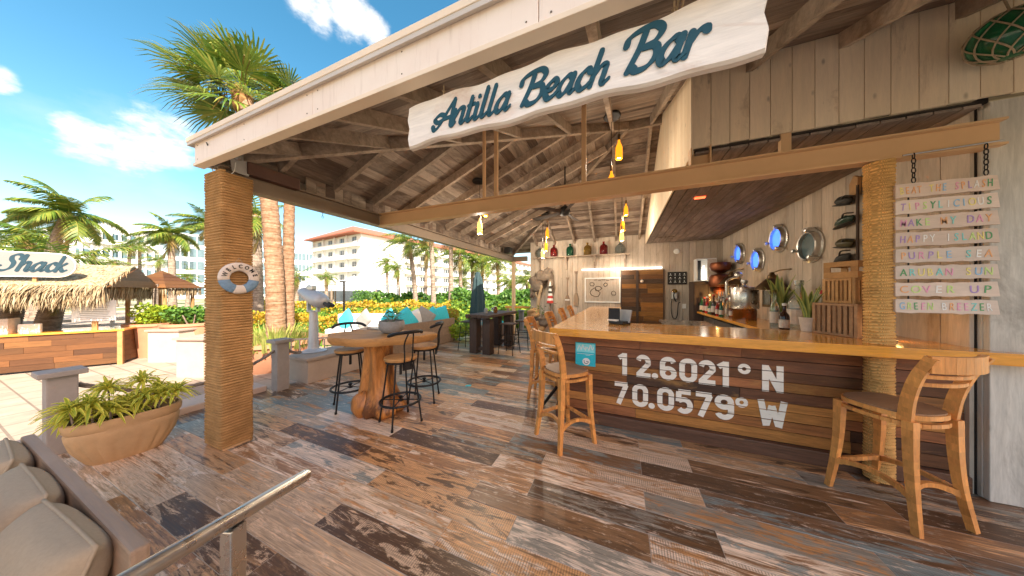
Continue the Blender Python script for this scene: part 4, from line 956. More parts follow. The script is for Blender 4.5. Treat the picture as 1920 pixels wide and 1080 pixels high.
for cx, cz, s_ in ((-.22, -.08, .13), (-.12, .05, .09), (.33, -.1, .06), (.1, .16, .05), (-.3, .18, .06)):
    m = MB(); P = [(cx + s_ * (1 + rr.uniform(-.3, .3)) * math.cos(a * .785), 0, cz + s_ * (1 + rr.uniform(-.3, .3)) * math.sin(a * .785)) for a in range(8)]; m.tube(P + [P[0]], .009, 4); m.build('map_outline', MATS['dark_timber'], mp)
for i in range(5): m = MB(); m.box((-.2 + .12 * i, 0, .31 - .02 * (i % 2)), (.09, .003, .016)); m.build('map_caption', MATS['dark_timber'], mp)
dr = thing('back_door', 'dark reclaimed-plank door in the back wall', 'door', (.55, 8.47, 0))
for i in range(16):
    zc = .07 + i * .134; xs = [-.54, rnd.uniform(-.25, .25), .54]
    for a, b in zip(xs, xs[1:]): MB().box(((a + b) / 2, .004 + rnd.uniform(-.003, .003), zc), (b - a - .003, .024, .131)).build('door_plank', MATS['back_door_wood'], dr)
MB().box((.555, -.005, 1.08), (.03, .04, 2.15)).build('frame_bar', MATS['dark_timber'], dr); MB().box((-.555, -.005, 1.08), (.03, .04, 2.15)).build('frame_bar', MATS['dark_timber'], dr)
m = MB(); m.box((-.12, -.022, 1.08), (.07, .015, 2.1)); m.build('handle_rail', MATS['dark_timber'], dr)
m = MB(); m.lathe([(.035, 0), (.045, .03), (.03, .05), (.001, .055)], 14, (.0, -.02, 1.82), m=Matrix.Rotation(R(90), 3, 'X')); m.build('knob', MATS['ring_white'], dr, smooth=True)
ls = thing('light_strip', 'slim lit white light strip above map and door', 'lamp', (-.04, 8.45, 2.20))
MB().rbox((0, 0, .0), (2.2, .05, .035), .006).build('tube', MATS['led_white'], ls)
for x in (-.9, .9): MB().box((x, .03, .01), (.04, .03, .02)).build('clip', MATS['white_paint'], ls)
cb = thing('chalkboard', 'small black menu board with white marks on the back wall', 'board', (1.43, 8.482, 1.895))
MB().rbox((0, 0, 0), (.46, .02, .35), .004).build('panel', MATS['chalk_black'], cb)
m = MB(); rr = random.Random(6)
for i in range(4):
    for j in range(3):
        x, z = -.16 + .11 * i, .1 - .1 * j
        m.lathe([(.014, 0), (.014, .003)], 8, (x, -.011, z + .015), m=Matrix.Rotation(R(90), 3, 'X')); m.box((x, -.012, z - .02), (.06 * rr.random() + .02, .003, .008))
m.build('white_marks', MATS['white_paint'], cb)
ph = thing('wall_telephone', 'old wall telephone with brass bell and hanging cord', 'telephone', (1.36, 8.47, 1.33))
m = MB(); m.rbox((0, -.03, .08), (.14, .08, .2), .02); m.build('case', MATS['satin_metal'], ph)
m = MB(); m.lathe([(.07, 0), (.05, .03), (.02, .045), (.001, .045)], 14, (0, -.05, .2), m=Matrix.Rotation(R(90), 3, 'X')); m.build('brass_bell', MATS['glass_yellow'], ph, smooth=True)
m = MB(); m.tube(cat_rom([(-.01, -.08, .16), (-.03, -.11, .08), (0, -.1, -.03), (.03, -.09, -.08)], 4), [.025] + [.014] * 11 + [.025], 8); m.build('handset', MATS['black_plastic'], ph, smooth=True)
m = MB(); m.tube(cat_rom([(-.06, -.03, -.02), (-.08, -.03, -.25), (-.05, -.03, -.5), (.02, -.03, -.56), (.07, -.03, -.45), (.09, -.03, -.15), (.14, -.03, -.1)], 5), .011, 6); m.build('cord', MATS['black_iron'], ph)
m = MB(); m.rbox((1.6, 8.49, 1.12), (.09, .015, .13), .004); m.build('wall_socket', MATS['white_paint'], label='white wall socket right of the old telephone', cat='socket')
m = MB(); m.lathe([(.001, 0), (.07, 0), (.075, .015), (.06, .03), (.001, .034)], 20, (1.42, 8.5, 2.64), m=Matrix.Rotation(R(90), 3, 'X')); m.build('smoke_detector', MATS['white_paint'], smooth=True, label='small round white detector high on the back wall', cat='detector')
lx = thing('display_box', 'white display box with a lit bottle above the dark cabinet', 'display', (2.0, 8.25, 2.08))
MB().box((0, .1, 0), (.42, .02, .58)).box((0, -.05, .28), (.42, .28, .02)).box((0, -.05, -.28), (.42, .28, .02)).box((.2, -.05, 0), (.02, .28, .54)).box((-.2, -.05, 0), (.02, .28, .54)).build('case', MATS['white_paint'], lx)
MB().box((.11, -.185, 0), (.18, .012, .535)).build('front_panel', MATS['ring_white'], lx); MB().box((-.12, .08, 0), (.13, .01, .53)).build('dark_back', MATS['chalk_black'], lx)
m = MB(); m.lathe([(.001, 0), (.045, 0), (.05, .2), (.02, .28), (.02, .36), (.001, .36)], 14, (-.02, -.03, -.25)); m.build('bottle', MATS['led_white'], lx, smooth=True)
cbn = thing('dark_cabinet', 'dark wooden cabinet under the white display box', 'cabinet', (2.0, 8.2, 0))
MB().rbox((.0, 0, .9), (.6, .5, 1.76), .006).build('body', MATS['dark_timber'], cbn)
for x in (-.15, .15): MB().rbox((x, -.26, .95), (.27, .02, 1.5), .004).build('door', MATS['dark_timber'], cbn)
m = MB(); m.box((-.2, -.275, 1.2), (.03, .02, .1)); m.build('handle', MATS['black_iron'], cbn)
# copper still: bowl, drum and a warm lamp below
cs = thing('copper_still', 'stacked copper bowls of an old still on the back counter', 'still', (2.2, 7.75, 1.02))
m = MB(); m.lathe([(.06, .95), (.19, 1.02), (.22, 1.12), (.19, 1.2), (.0, 1.22)], 20); m.build('upper_bowl', MATS['copper'], cs, smooth=True)
m = MB(); m.lathe([(.001, .62), (.22, .62), (.23, .66), (.23, .85), (.2, .9), (.05, .94)], 20); m.build('drum', MATS['copper'], cs, smooth=True)
m = MB(); m.lathe([(.04, .40), (.13, .47), (.14, .55), (.08, .62)], 20); m.build('lower_bowl', MATS['copper'], cs, smooth=True)
m = MB(); m.tube([(0, .05, .0), (0, .05, .45)], .03, 8); m.lathe([(.12, 0), (.1, .04), (.03, .06)], 14, (0, .05, 0)); m.build('stand', MATS['bronze'], cs)
# driftwood and lighthouse at the left end of the wall
dw = thing('driftwood_sculpture', 'big grey driftwood root mounted at the left of the back wall', 'driftwood', (-2.45, 8.25, 0))
for c_, d_, s_ in (((-.12, 0, 1.75), (.22, .16, .30), 1), ((.1, 0, 1.98), (.24, .16, .2), 2), ((.28, 0, 2.1), (.16, .1, .16), 3), ((.35, -.02, 1.85), (.1, .1, .26), 5), ((-.25, 0, 1.5), (.1, .1, .2), 6)):
    m = MB(); m.blob(c_, d_, 26, 18, .17, s_); m.build('root_lump', MATS['driftwood'], dw, smooth='all')
ds = thing('driftwood_stand', 'pale driftwood branch stand with dried plants by the back wall', 'driftwood', (-2.42, 7.95, 0))
m = MB(); m.tube(cat_rom([(.05, 0, 0), (.1, 0, .4), (-.02, 0, .8), (.02, 0, 1.3), (.12, 0, 1.72)], 5), [.14] * 5 + [.1] * 5 + [.06] * 6 + [.045] * 4 + [.03], 10); m.build('trunk', MATS['pale_drift'], ds, smooth='all')
m = MB(); m.tube([(0, 0, 1.3), (-.08, 0, 1.45), (-.06, 0, 1.5)], [.04, .03, .02], 8); m.build('branch', MATS['pale_drift'], ds, smooth='all')
for i, (c_, d_) in enumerate((((-.15, -.05, .85), (.2, .14, .14)), ((.18, -.03, .62), (.22, .15, .18)), ((.02, -.05, .35), (.18, .16, .2)))):
    m = MB(); m.blob(c_, d_, 24, 16, .18, 20 + i); m.build('dried_clump', MATS['driftwood' if i % 2 else 'planter_clay'], ds, smooth='all')
m = MB(); rr = random.Random(9)
for i in range(60):
    p = Vector((rr.uniform(-.35, .25), rr.uniform(-.15, .05), rr.uniform(.75, 1.1))); d = Vector((rr.uniform(-1, 1), rr.uniform(-1, 1), rr.uniform(-.3, 1))).normalized() * .09; s_ = d.orthogonal().normalized() * .018
    m.add([p, p + d * .5 + s_, p + d, p + d * .5 - s_], [(0, 1, 2, 3)])
m.build('leaves', MATS['hedge_green'], ds)
lh = thing('model_lighthouse', 'red and white striped wooden lighthouse on a stake', 'lighthouse', (-2.07, 8.1, 0))
m = MB(); m.tube([(0, 0, 0), (0, 0, 1.15)], .025, 8); m.build('stake', MATS['paddle_wood'], lh)
m = MB(); m.box((.04, 0, 1.15), (.3, .16, .02)); m.build('shelf', MATS['paddle_wood'], lh)
for k in range(7):
    m = MB(); m.lathe([(.11 - k * .011, 1.16 + k * .075), (.11 - (k + 1) * .011, 1.16 + (k + 1) * .075)], 14); m.build('band', MATS[('red_paint', 'white_paint', 'red_paint', 'white_paint', 'dark_cushion', 'white_paint', 'dark_cushion')[k]], lh)
m = MB(); m.lathe([(.05, 1.69), (.05, 1.70), (.035, 1.71), (.035, 1.77), (.001, 1.86)], 12); m.build('lantern', MATS['white_paint'], lh)

# ------------------------------------------------------------------ portholes and lamps on the side wall
RY = Matrix.Rotation(R(-90), 3, 'Y')
def porthole(label, y, z, r, lit):
    t = thing('porthole', label, 'porthole', (2.461, y, z), 0, 'portholes on the side wall')
    m = MB(); m.lathe([(r * .78, 0), (r * 1.12, .0), (r * 1.12, .02), (r, .03), (r * .98, .075), (r * .93, .085), (r * .86, .08), (r * .84, .03)], 32, m=RY); m.build('ring', MATS['satin_metal'], t, smooth=True)
    m = MB(); m.lathe([(.001, .035), (r * .85, .035), (r * .85, .04), (.001, .045)], 28, m=RY); m.build('glass', MATS['blue_glow' if lit else 'sea_glass'], t)
    for a in (70, 190, 310):
        m = MB(); m.lathe([(.018, 0), (.018, .1), (.03, .11), (.03, .13), (.001, .14)], 8, (0, -r * 1.05 * math.cos(R(a)), r * 1.05 * math.sin(R(a))), m=RY); m.build('dog_bolt', MATS['satin_metal'], t, smooth=True)
    m = MB(); m.box((-.05, 0, r * 1.12), (.08, .12, .035)); m.build('hinge', MATS['satin_metal'], t)
porthole('small blue-lit porthole farthest along the side wall', 7.33, 2.36, .20, True)
porthole('blue-lit porthole hung lowest on the side wall', 6.5, 2.13, .20, True)
porthole('large blue-lit porthole hung highest on the side wall', 5.77, 2.41, .20, True)
porthole('large unlit steel porthole nearest the crates', 4.97, 2.17, .21, False)
for y, z, lb_ in ((7.4, 1.85, 'bronze ship lamp behind the beer tap'), (5.66, 1.72, 'bronze ship lamp with broad shade behind the plants')):
    t = thing('ship_lamp', lb_, 'lamp', (2.3, y, z), 0, 'bronze lamps on the side wall')
    m = MB(); m.lathe([(.24, -.16), (.235, -.15), (.08, .02), (.06, .03), (.055, .08), (.035, .1), (.03, .13), (.001, .14)], 24); m.build('shade', MATS['bronze'], t, smooth=True)
    m = MB(); m.lathe([(.10, -.4), (.11, -.17)], 16); m.build('glass', MATS['glass_clear'], t)
    m = MB(); m.lathe([(.12, -.44), (.12, -.4)], 16)
    for k in range(6): a = k * 1.047; m.tube([(.115 * math.cos(a), .115 * math.sin(a), -.42), (.115 * math.cos(a), .115 * math.sin(a), -.15)], .007, 5)
    m.build('cage', MATS['bronze'], t)
    m = MB(); m.tube([(0, 0, .12), (.06, -.1, .16), (.15, -.2, .17)], .01, 6); m.build('arm', MATS['bronze'], t)
# ------------------------------------------------------------------ back counter and what stands on it
bc = thing('back_counter', 'narrow wooden back counter along the side wall', 'counter')
MB().rbox((2.1, 6.1, 1.0), (.66, 4.4, .05), .008).build('top', MATS['counter_wood'], bc)
MB().box((2.18, 6.1, .48), (.5, 4.3, .92)).build('cabinet', MATS['shadow_gap'], bc)
for i in range(4): MB().rbox((1.92, 4.5 + i * 1.05, .5), (.02, 1.0, .8), .004).build('cabinet_door', MATS['satin_metal'], bc)
MB().rbox((1.25, 5.6, .86), (.9, 2.6, .04), .006).box((1.25, 5.6, .42), (.8, 2.5, .82)).build('steel_sink', MATS['stainless'], label='stainless under-bar sink unit behind the counter', cat='sink')
kg = thing('steel_keg', 'big stainless drum on the back counter', 'keg', (2.05, 5.98, 1.026))
m = MB(); m.lathe([(.001, .20), (.19, .20), (.2, .22), (.2, .57), (.19, .585), (.17, .59), (.001, .6)], 32); m.build('drum', MATS['stainless'], kg, smooth=True)
m = MB(); m.lathe([(.001, .6), (.05, .6), (.03, .63), (.055, .67), (.05, .71), (.001, .72)], 14); m.build('lid_knob', MATS['satin_metal'], kg, smooth=True)
m = MB(); m.lathe([(.17, 0), (.17, .198)], 24); m.build('base_ring', MATS['brown_bottle'], kg)
bt = thing('beer_tap', 'chrome beer tap tower with swan arm', 'tap', (2.05, 6.85, 1.026))
m = MB(); m.lathe([(.1, 0), (.09, .03), (.05, .06), (.045, .3), (.07, .34), (.07, .4), (.03, .44)], 16); m.build('tower', MATS['stainless'], bt, smooth=True)
m = MB(); m.tube(cat_rom([(0, 0, .4), (0, 0, .66), (.02, -.03, .74), (.05, -.4, .8)], 5), .025, 8); m.blob((.05, -.45, .82), (.07, .07, .07), 10, 8); m.build('swan_arm', MATS['stainless'], bt, smooth='all')
m = MB(); m.tube([(0, -.35, .34), (0, .25, .34)], .05, 10)
m.build('cross_pipe', MATS['stainless'], bt, smooth='all')
for k in range(4): m = MB(); m.tube([(-.06, -.25 + k * .16, .34), (-.12, -.25 + k * .16, .36), (-.12, -.25 + k * .16, .28)], .012, 6); m.tube([(-.06, -.25 + k * .16, .38), (-.07, -.25 + k * .16, .5)], .014, 6); m.build('tap', MATS['satin_metal'], bt)
def bottle_mesh(h, r):
    return [(.001, 0), (r, 0), (r, h * .55), (r * .85, h * .64), (r * .35, h * .75), (r * .33, h * .95), (r * .4, h * .96), (r * .4, h), (.001, h)]
rr = random.Random(11); kinds = ['glass_clear', 'dark_bottle', 'brown_bottle', 'green_bottle', 'glass_clear', 'glass_red']
def bottle(label, x, y, z, h, r, mt, capm='black_plastic', lab=True, group='bottles behind the bar'):
    t = thing('bottle', label, 'bottle', (x, y, z), 0, group)
    m = MB(); m.lathe(bottle_mesh(h, r), 14); m.build('glass', MATS[mt], t, smooth=True)
    if lab: m = MB(); m.lathe([(r * 1.02, h * .14), (r * 1.02, h * .45)], 14); m.build('paper_label', MATS['ring_white'], t)
    m = MB(); m.lathe([(r * .43, h * .97), (r * .43, h * 1.06), (.001, h * 1.06)], 10); m.build('cap', MATS[capm], t)
tint = {'glass_clear': 'clear', 'dark_bottle': 'dark', 'brown_bottle': 'brown', 'green_bottle': 'green', 'glass_red': 'red'}
for i in range(14):
    y = 7.85 - i * .115; mt = kinds[(i * 5 + 3) % 6] if i else 'green_bottle'; x = 1.85 + .13 * (i % 2)
    bottle('%s glass bottle, %s from the dark cabinet in the row towards the beer tap' % (tint[mt], ('first second third fourth fifth sixth seventh eighth ninth tenth eleventh twelfth thirteenth fourteenth'.split())[i]), x, y, 1.026, rr.uniform(.27, .42), rr.uniform(.036, .05), mt, ('black_plastic', 'white_paint', 'red_paint')[i % 3])
for i, (x, y, h, r_, mt, cp, lb_) in enumerate(((1.93, 4.45, .34, .05, 'dark_bottle', 'white_paint', 'near dark bottle with orange label behind the counter'), (2.0, 4.85, .5, .05, 'glass_clear', 'glass_yellow', 'tall clear bottle with gold cap beside the plant'), (2.15, 4.62, .62, .11, 'glass_clear', 'glass_clear', 'large clear glass carboy among the bottles'), (2.25, 4.4, .5, .05, 'glass_clear', 'red_paint', 'clear bottle with red cap left of the crates'), (2.3, 4.55, .52, .05, 'glass_clear', 'glass_yellow', 'clear bottle with yellow cap near the crates'), (2.36, 4.3, .62, .045, 'glass_clear', 'sign_blue', 'clear bottle with blue cap close to the crates'))):
    bottle(lb_, x, y, 1.026, h, r_, mt, cp)
def snake_plant(label, x, y, z, s_, n, seed, pot='ring_white'):
    t = thing('potted_plant', label, 'plant', (x, y, z), 0, 'plants behind the bar'); rr = random.Random(seed)
    m = MB(); m.lathe([(.001, 0), (.05 * s_, 0), (.07 * s_, .14 * s_), (.075 * s_, .15 * s_), (.06 * s_, .15 * s_), (.05 * s_, .12 * s_), (.001, .12 * s_)], 18); m.build('pot', MATS[pot], t, smooth=True)
    for i in range(n):
        m = MB(); a = rr.uniform(0, 6.28); l = rr.uniform(.25, .42) * s_; ln = rr.uniform(.1, .5); w = .028 * s_; d = Vector((math.cos(a), math.sin(a), 0)); sd = Vector((-math.sin(a), math.cos(a), 0)); K = 6
        for k in range(K + 1):
            q = k / K; c_ = d * (.02 * s_ + ln * l * q * q) + Vector((0, 0, .12 * s_ + l * q * (1 - .25 * ln * q))); ww = w * (math.sin(math.pi * min(1, .25 + q * .75)) ** .7)
            b = m.add([c_ - sd * ww, c_ + d * .004, c_ + sd * ww], []); m.c[b] = 1.0; m.c[b + 2] = 1.0
            if k: m.f += [(b - 3, b - 2, b + 1, b), (b - 2, b - 1, b + 2, b + 1)]
        m.c[0] = 1.0; m.build('leaf', MATS['snake_leaf'], t)
snake_plant('snake plant in a pale ribbed pot left of the crates', 1.83, 3.78, 1.117, 1.0, 9, 3, 'ring_white')
snake_plant('broad-leaved green plant among the bottles on the back counter', 2.1, 4.95, 1.026, 1.5, 11, 5, 'stone_bowl')
# ------------------------------------------------------------------ crates
def crate(name, label, loc, rz, d, mat, slats, open_front=False):
    t = thing(name, label, 'crate', loc, rz, 'crates stacked on the counter'); x, y, z = d
    for sx in (-1, 1):
        for sy in (-1, 1): MB().box((sx * (x / 2 - .012), sy * (y / 2 - .012), z / 2), (.024, .024, z)).build('corner_post', MATS[mat], t)
    for zc in (.012, z - .012):
        for sy in (-1, 1): MB().box((0, sy * (y / 2 - .004), zc), (x - .05, .012, .022)).build('rail', MATS[mat], t)
        for sx in (-1, 1): MB().box((sx * (x / 2 - .004), 0, zc), (.012, y - .05, .022)).build('rail', MATS[mat], t)
    n = slats
    for k in range(n):
        xc = -x / 2 + .03 + (x - .06) * (k + .5) / n; w = (x - .06) / n * .62
        MB().box((xc, -y / 2 + .012, z / 2), (w, .008, z - .046)).build('slat', MATS[mat], t); MB().box((xc, y / 2 - .012, z / 2), (w, .008, z - .046)).build('slat', MATS[mat], t)
        yc = -y / 2 + .03 + (y - .06) * (k + .5) / n; w = (y - .06) / n * .62
        MB().box((-x / 2 + .012, yc, z / 2), (.008, w, z - .046)).build('slat', MATS[mat], t); MB().box((x / 2 - .012, yc, z / 2), (.008, w, z - .046)).build('slat', MATS[mat], t)
    MB().box((0, 0, .03), (x - .05, y - .05, .008)).build('base_board', MATS[mat], t)
    return t
crate('slatted_crate', 'large pale slatted crate at the bottom of the stack on the counter', (2.02, 3.60, 1.1165), R(-68), (.36, .26, .31), 'old_crate_wood', 7)
crate('slatted_crate', 'middle honey-coloured slatted crate of the stack', (2.05, 3.62, 1.428), R(-68), (.26, .22, .24), 'crate_wood', 6)
tcr = thing('handled_crate', 'small orange crate with handle slots on top of the stack', 'crate', (2.05, 3.62, 1.67), R(-62), 'crates stacked on the counter')
for sy in (-1, 1): MB().box((0, sy * .10, .03), (.25, .012, .06)).box((0, sy * .10, .135), (.25, .012, .05)).box((-.1, sy * .10, .085), (.05, .012, .05)).box((.1, sy * .10, .085), (.05, .012, .05)).build('side_panel', MATS['crate_wood'], tcr)
for sx in (-1, 1): MB().box((sx * .119, 0, .03), (.012, .188, .06)).box((sx * .119, 0, .135), (.012, .188, .05)).build('end_panel', MATS['crate_wood'], tcr)
MB().box((0, 0, .006), (.226, .188, .012)).build('base_board', MATS['crate_wood'], tcr)
# ------------------------------------------------------------------ sandals and small catch on the wall
def sandal(label, y, z, rx, mt, s_=1):
    t = thing('rubber_clog', label, 'shoe', (2.40, y, z), 0, 'shoes hanging by the rope column'); t.rotation_euler = (rx, 0, 0)
    m = MB(); m.blob((0, 0, 0), (.045, .12 * s_, .055), 18, 12, .05, 3); m.build('upper', MATS[mt], t, smooth='all')
    m = MB(); m.blob((-.0, .02, -.045), (.05, .13 * s_, .012), 18, 8); m.build('sole', MATS['black_rubber'], t, smooth='all')
    m = MB(); m.tube(cat_rom([(-.045, -.05, .02), (-.055, -.11, .05), (0, -.15, .04)], 5), .008, 6); m.build('strap', MATS['black_rubber'], t)
sandal('dark shoe hanging highest by the rope column', 4.33, 2.60, .2, 'black_rubber'); sandal('dark green shoe hanging below the top one', 4.32, 2.36, -.15, 'sandal_green', 1.1); sandal('olive shoe hanging third by the rope column', 4.32, 2.10, .15, 'sandal_olive'); sandal('black shoe lying above the small orange crate', 4.35, 1.92, -.35, 'black_rubber')
m = MB(); m.tube([(2.42, 4.16, 1.8), (2.42, 4.16, 2.72)], .014, 6); m.build('hanging_pole', MATS['dark_timber'], label='thin dark pole behind the hanging shoes', cat='pole')
m = MB(); m.prism([(2.44, 4.26, 2.62), (2.44, 4.16, 2.62), (2.44, 4.14, 2.8), (2.44, 4.2, 2.84), (2.44, 4.26, 2.76)], (-.03, 0, 0)); m.build('wooden_fish', MATS['crate_wood'], label='small orange wooden piece above the hanging shoes', cat='ornament')
# ------------------------------------------------------------------ counter things
pos = thing('card_terminal', 'black and white till screen standing on the counter', 'till', (-.02, 3.72, 1.116), R(-30))
MB().rbox((0, 0, .02), (.2, .2, .04), .008).build('base', MATS['black_plastic'], pos); MB().rbox((.04, .06, .10), (.16, .02, .17), .006, rx=R(-20)).build('screen', MATS['grey_paint'], pos)
MB().rbox((-.06, -.03, .11), (.14, .05, .18), .006, rz=.5, rx=R(-20)).build('printer', MATS['black_plastic'], pos); MB().rbox((-.04, -.09, .05), (.13, .06, .02), .004).build('paper', MATS['white_cloth'], pos)
sl = thing('counter_lamp', 'small lit spotlight on the counter behind the round rope column', 'lamp', (2.12, 3.33, 1.116))
m = MB(); m.lathe([(.05, 0), (.05, .012), (.012, .02), (.012, .05)], 14); m.build('base', MATS['satin_metal'], sl, smooth=True)
m = MB(); m.tube([(-.03, -.01, .05), (.03, .01, .065)], [.014, .022], 10); m.build('head', MATS['satin_metal'], sl); m = MB(); m.lathe([(.001, 0), (.016, 0), (.001, .004)], 10, (.034, .011, .066), m=Matrix.Rotation(R(80), 3, 'Y')); m.build('lens', MATS['flame'], sl)
def lamp_light(name, loc, e, c, r=.03, spot=None, parent=None, rot=None):
    d = bpy.data.lights.new(name, 'SPOT' if spot else 'POINT'); d.energy = e; d.color = c; d.shadow_soft_size = r
    if spot: d.spot_size = R(spot); d.spot_blend = .6
    o = bpy.data.objects.new(name, d); col.objects.link(o); o.location = loc; o.parent = parent
    if rot: o.rotation_euler = rot
lamp_light('counter_lamp_light', (2.2, 3.36, 1.2), .15, (1, .55, .15), .02)
lamp_light('light_strip_light', (-.04, 8.2, 2.12), 2.5, (1, .86, .68), .1)
lamp_light('still_light', (2.1, 7.55, 1.42), 3, (1, .6, .2), .03)
# ------------------------------------------------------------------ pendant lamps and fan
def pendant(label, x, y, zc, drops):
    t = thing('bottle_pendant', label, 'pendant lamp', (x, y, 0), 0, 'bottle pendants under the roof')
    m = MB(); m.lathe([(.11, zc), (.12, zc - .02), (.11, zc - .035), (.001, zc - .036)], 20); m.build('canopy', MATS['black_iron'], t, smooth=True)
    for dx, dy, zb, mt in drops:
        m = MB(); m.tube([(dx, dy, zc - .03), (dx, dy, zb + .33)], .004, 5); m.build('cord', MATS['black_iron'], t)
        m = MB(); m.lathe([(.012, zb + .34), (.016, zb + .33), (.016, zb + .24), (.045, zb + .17), (.048, zb + .02), (.044, zb), (.0, zb)], 14, (dx, dy, 0)); m.build('bottle_shade', MATS[mt], t, smooth=True)
        m = MB(); m.lathe([(.018, zb + .35), (.018, zb + .27)], 10, (dx, dy, 0)); m.build('lamp_cap', MATS['bronze'], t)
        lamp_light('bottle_light', (dx, dy, zb - .03), (2.0 if y < 5 else 4.0) if x > -.5 else 8.0, (1, .84, .64), .03, parent=t)
pendant('bottle pendant hanging at the right behind the sign', -.12, 4.0, 4.05, ((-.01, 0, 2.98, 'amber_lit'), (.09, .03, 3.42, 'amber_lit')))
pendant('bottle pendant hanging near the left eave', -2.35, 4.1, 3.52, ((.02, 0, 2.56, 'pale_lit'), (.1, .06, 2.88, 'amber_lit')))
pendant('bottle pendant hanging beside the far red jug', -1.95, 7.0, 3.68, ((-.05, 0, 2.45, 'pale_lit'), (.08, .0, 3.0, 'amber_lit'), (.02, .1, 2.66, 'amber_lit')))
pendant('bottle pendant hanging by the far end of the bulkhead', .05, 6.6, 3.95, ((-.04, 0, 2.7, 'pale_lit'), (.05, 0, 3.28, 'amber_lit'), (-.02, .08, 2.95, 'amber_lit')))
fn = thing('ceiling_fan', 'black ceiling fan with long blades under the roof', 'fan', (-1.05, 5.3, 3.12))
m = MB(); m.tube([(0, 0, .05), (0, 0, .93)], .014, 8); m.build('down_rod', MATS['black_iron'], fn)
m = MB(); m.lathe([(.03, .14), (.09, .10), (.11, .03), (.09, -.04), (.03, -.06), (.001, -.06)], 18); m.build('motor', MATS['black_iron'], fn, smooth=True)
for k in range(5):
    a = R(10 + 72 * k); m = MB(); m.prism([(.08 * math.cos(a) - .04 * math.sin(a), .08 * math.sin(a) + .04 * math.cos(a), .03), (.86 * math.cos(a) - .065 * math.sin(a), .86 * math.sin(a) + .065 * math.cos(a), .05), (.86 * math.cos(a) + .065 * math.sin(a), .86 * math.sin(a) - .065 * math.cos(a), .01), (.08 * math.cos(a) + .04 * math.sin(a), .08 * math.sin(a) - .04 * math.cos(a), .0)], (0, 0, .008)); m.build('blade', MATS['dark_timber'], fn)
# ------------------------------------------------------------------ foreground sofa, handrail, planter
sf = thing('deck_sofa', 'low wooden deck sofa with beige cushions in the near left corner', 'sofa', (-2.35, .33, 0))
m = MB(); m.rbox((0, 0, .42), (1.76, .042, .56), .01); m.build('back_panel', MATS['lounge_wood'], sf)
m = MB(); m.rbox((.84, -.42, .33), (.07, .76, .38), .012); m.build('end_panel', MATS['lounge_wood'], sf)
m = MB(); m.rbox((-.1, -.46, .2), (1.9, .8, .14), .012); m.build('seat_frame', MATS['lounge_wood'], sf)
for x in (-.8, .8):
    for y in (-.02, -.8): m = MB(); m.box((x, y, .07), (.07, .07, .14)); m.build('leg', MATS['lounge_wood'], sf)
def cushion(name, label, loc, rot, d, mat, cat='cushion', group=None, parent=None):
    m = MB(); n = 26; q = []
    for i in range(n + 1):
        for j in range(n + 1):
            a, b = -1 + 2 * i / n, -1 + 2 * j / n; a = math.copysign(abs(a) ** .8, a); b = math.copysign(abs(b) ** .8, b)
            e = max(0, 1 - a ** 4) ** .5 * max(0, 1 - b ** 4) ** .5; cr = 1 - .045 * (a * a) * (b * b)
            wr = .035 * (math.sin(4.1 * a + 2.3 * b + loc[0] * 5) + .6 * math.sin(9 * b - 3 * a + loc[1])) * e * (.3 + abs(a * b) + .5 * max(abs(a), abs(b)) ** 3)
            q.append((a * d[0] / 2 * cr * (1 - .03 * (1 - b * b) * a * a), b * d[1] / 2 * cr * (1 - .03 * (1 - a * a) * b * b), (e + wr) * d[2] / 2))
    N = (n + 1) ** 2; m.add(q + [(x, y, -z) for x, y, z in q], [])
    for i in range(n):
        for j in range(n):
            a = i * (n + 1) + j; m.f.append((a, a + n + 1, a + n + 2, a + 1)); m.f.append((N + a, N + a + 1, N + a + n + 2, N + a + n + 1))
    o = m.build(name, MATS[mat], parent, loc, rot, smooth='all', label=label, cat=cat, group=group)
    s = MB(); rim = [q[i * (n + 1)] for i in range(n + 1)] + [q[n * (n + 1) + j] for j in range(n + 1)] + [q[i * (n + 1) + n] for i in range(n, -1, -1)] + [q[j] for j in range(n, -1, -1)]
    s.tube(rim[::2] + [rim[0]], .006, 5, False); s.build('piping', MATS[mat], o, smooth='all'); return o
for i, x in enumerate((-.62, -.05, .51)):
    cushion('back_cushion', ('beige sofa cushion at the left edge of the near sofa', 'middle beige back cushion of the near sofa', 'plump beige back cushion at the near end of the sofa')[i], (-2.35 + x, .19, .515), (R(72), R(2 * i - 2), R(-3 + 3 * i)), (.53, .45, .19), 'cushion', group='beige sofa cushions')
cushion('seat_cushion', 'flat beige seat cushion of the near sofa', (-2.45, -.14, .36), (0, 0, 0), (1.5, .68, .2), 'cushion')
cushion('dark_pillow', 'dark green pillow at the bottom left corner', (-2.2, -.14, .62), (R(50), 0, R(10)), (.4, .4, .14), 'dark_cushion')
hr = thing('steel_handrail', 'brushed stainless tube handrail in the near foreground', 'handrail')
E_ = Vector((-1.16, .654, .815)); N_ = Vector((-.98, -.05, .925)); dv = (E_ - N_).normalized()
m = MB(); m.tube([N_ - dv * .4, N_, E_ - dv * .012, E_], [.0225, .0225, .0225, .019], 24); m.build('top_tube', MATS['stainless'], hr, smooth=True)
pz = N_ + dv * ((E_ - N_).length * .66)
m = MB(); m.rbox((pz.x, pz.y, pz.z / 2 - .012), (.038, .045, pz.z - .025), .004, rz=R(20)); m.build('post', MATS['stainless'], hr)
m = MB(); m.lathe([(.05, 0), (.05, .008), (.02, .012)], 18, (pz.x, pz.y, .0)); m.build('foot_plate', MATS['stainless'], hr)
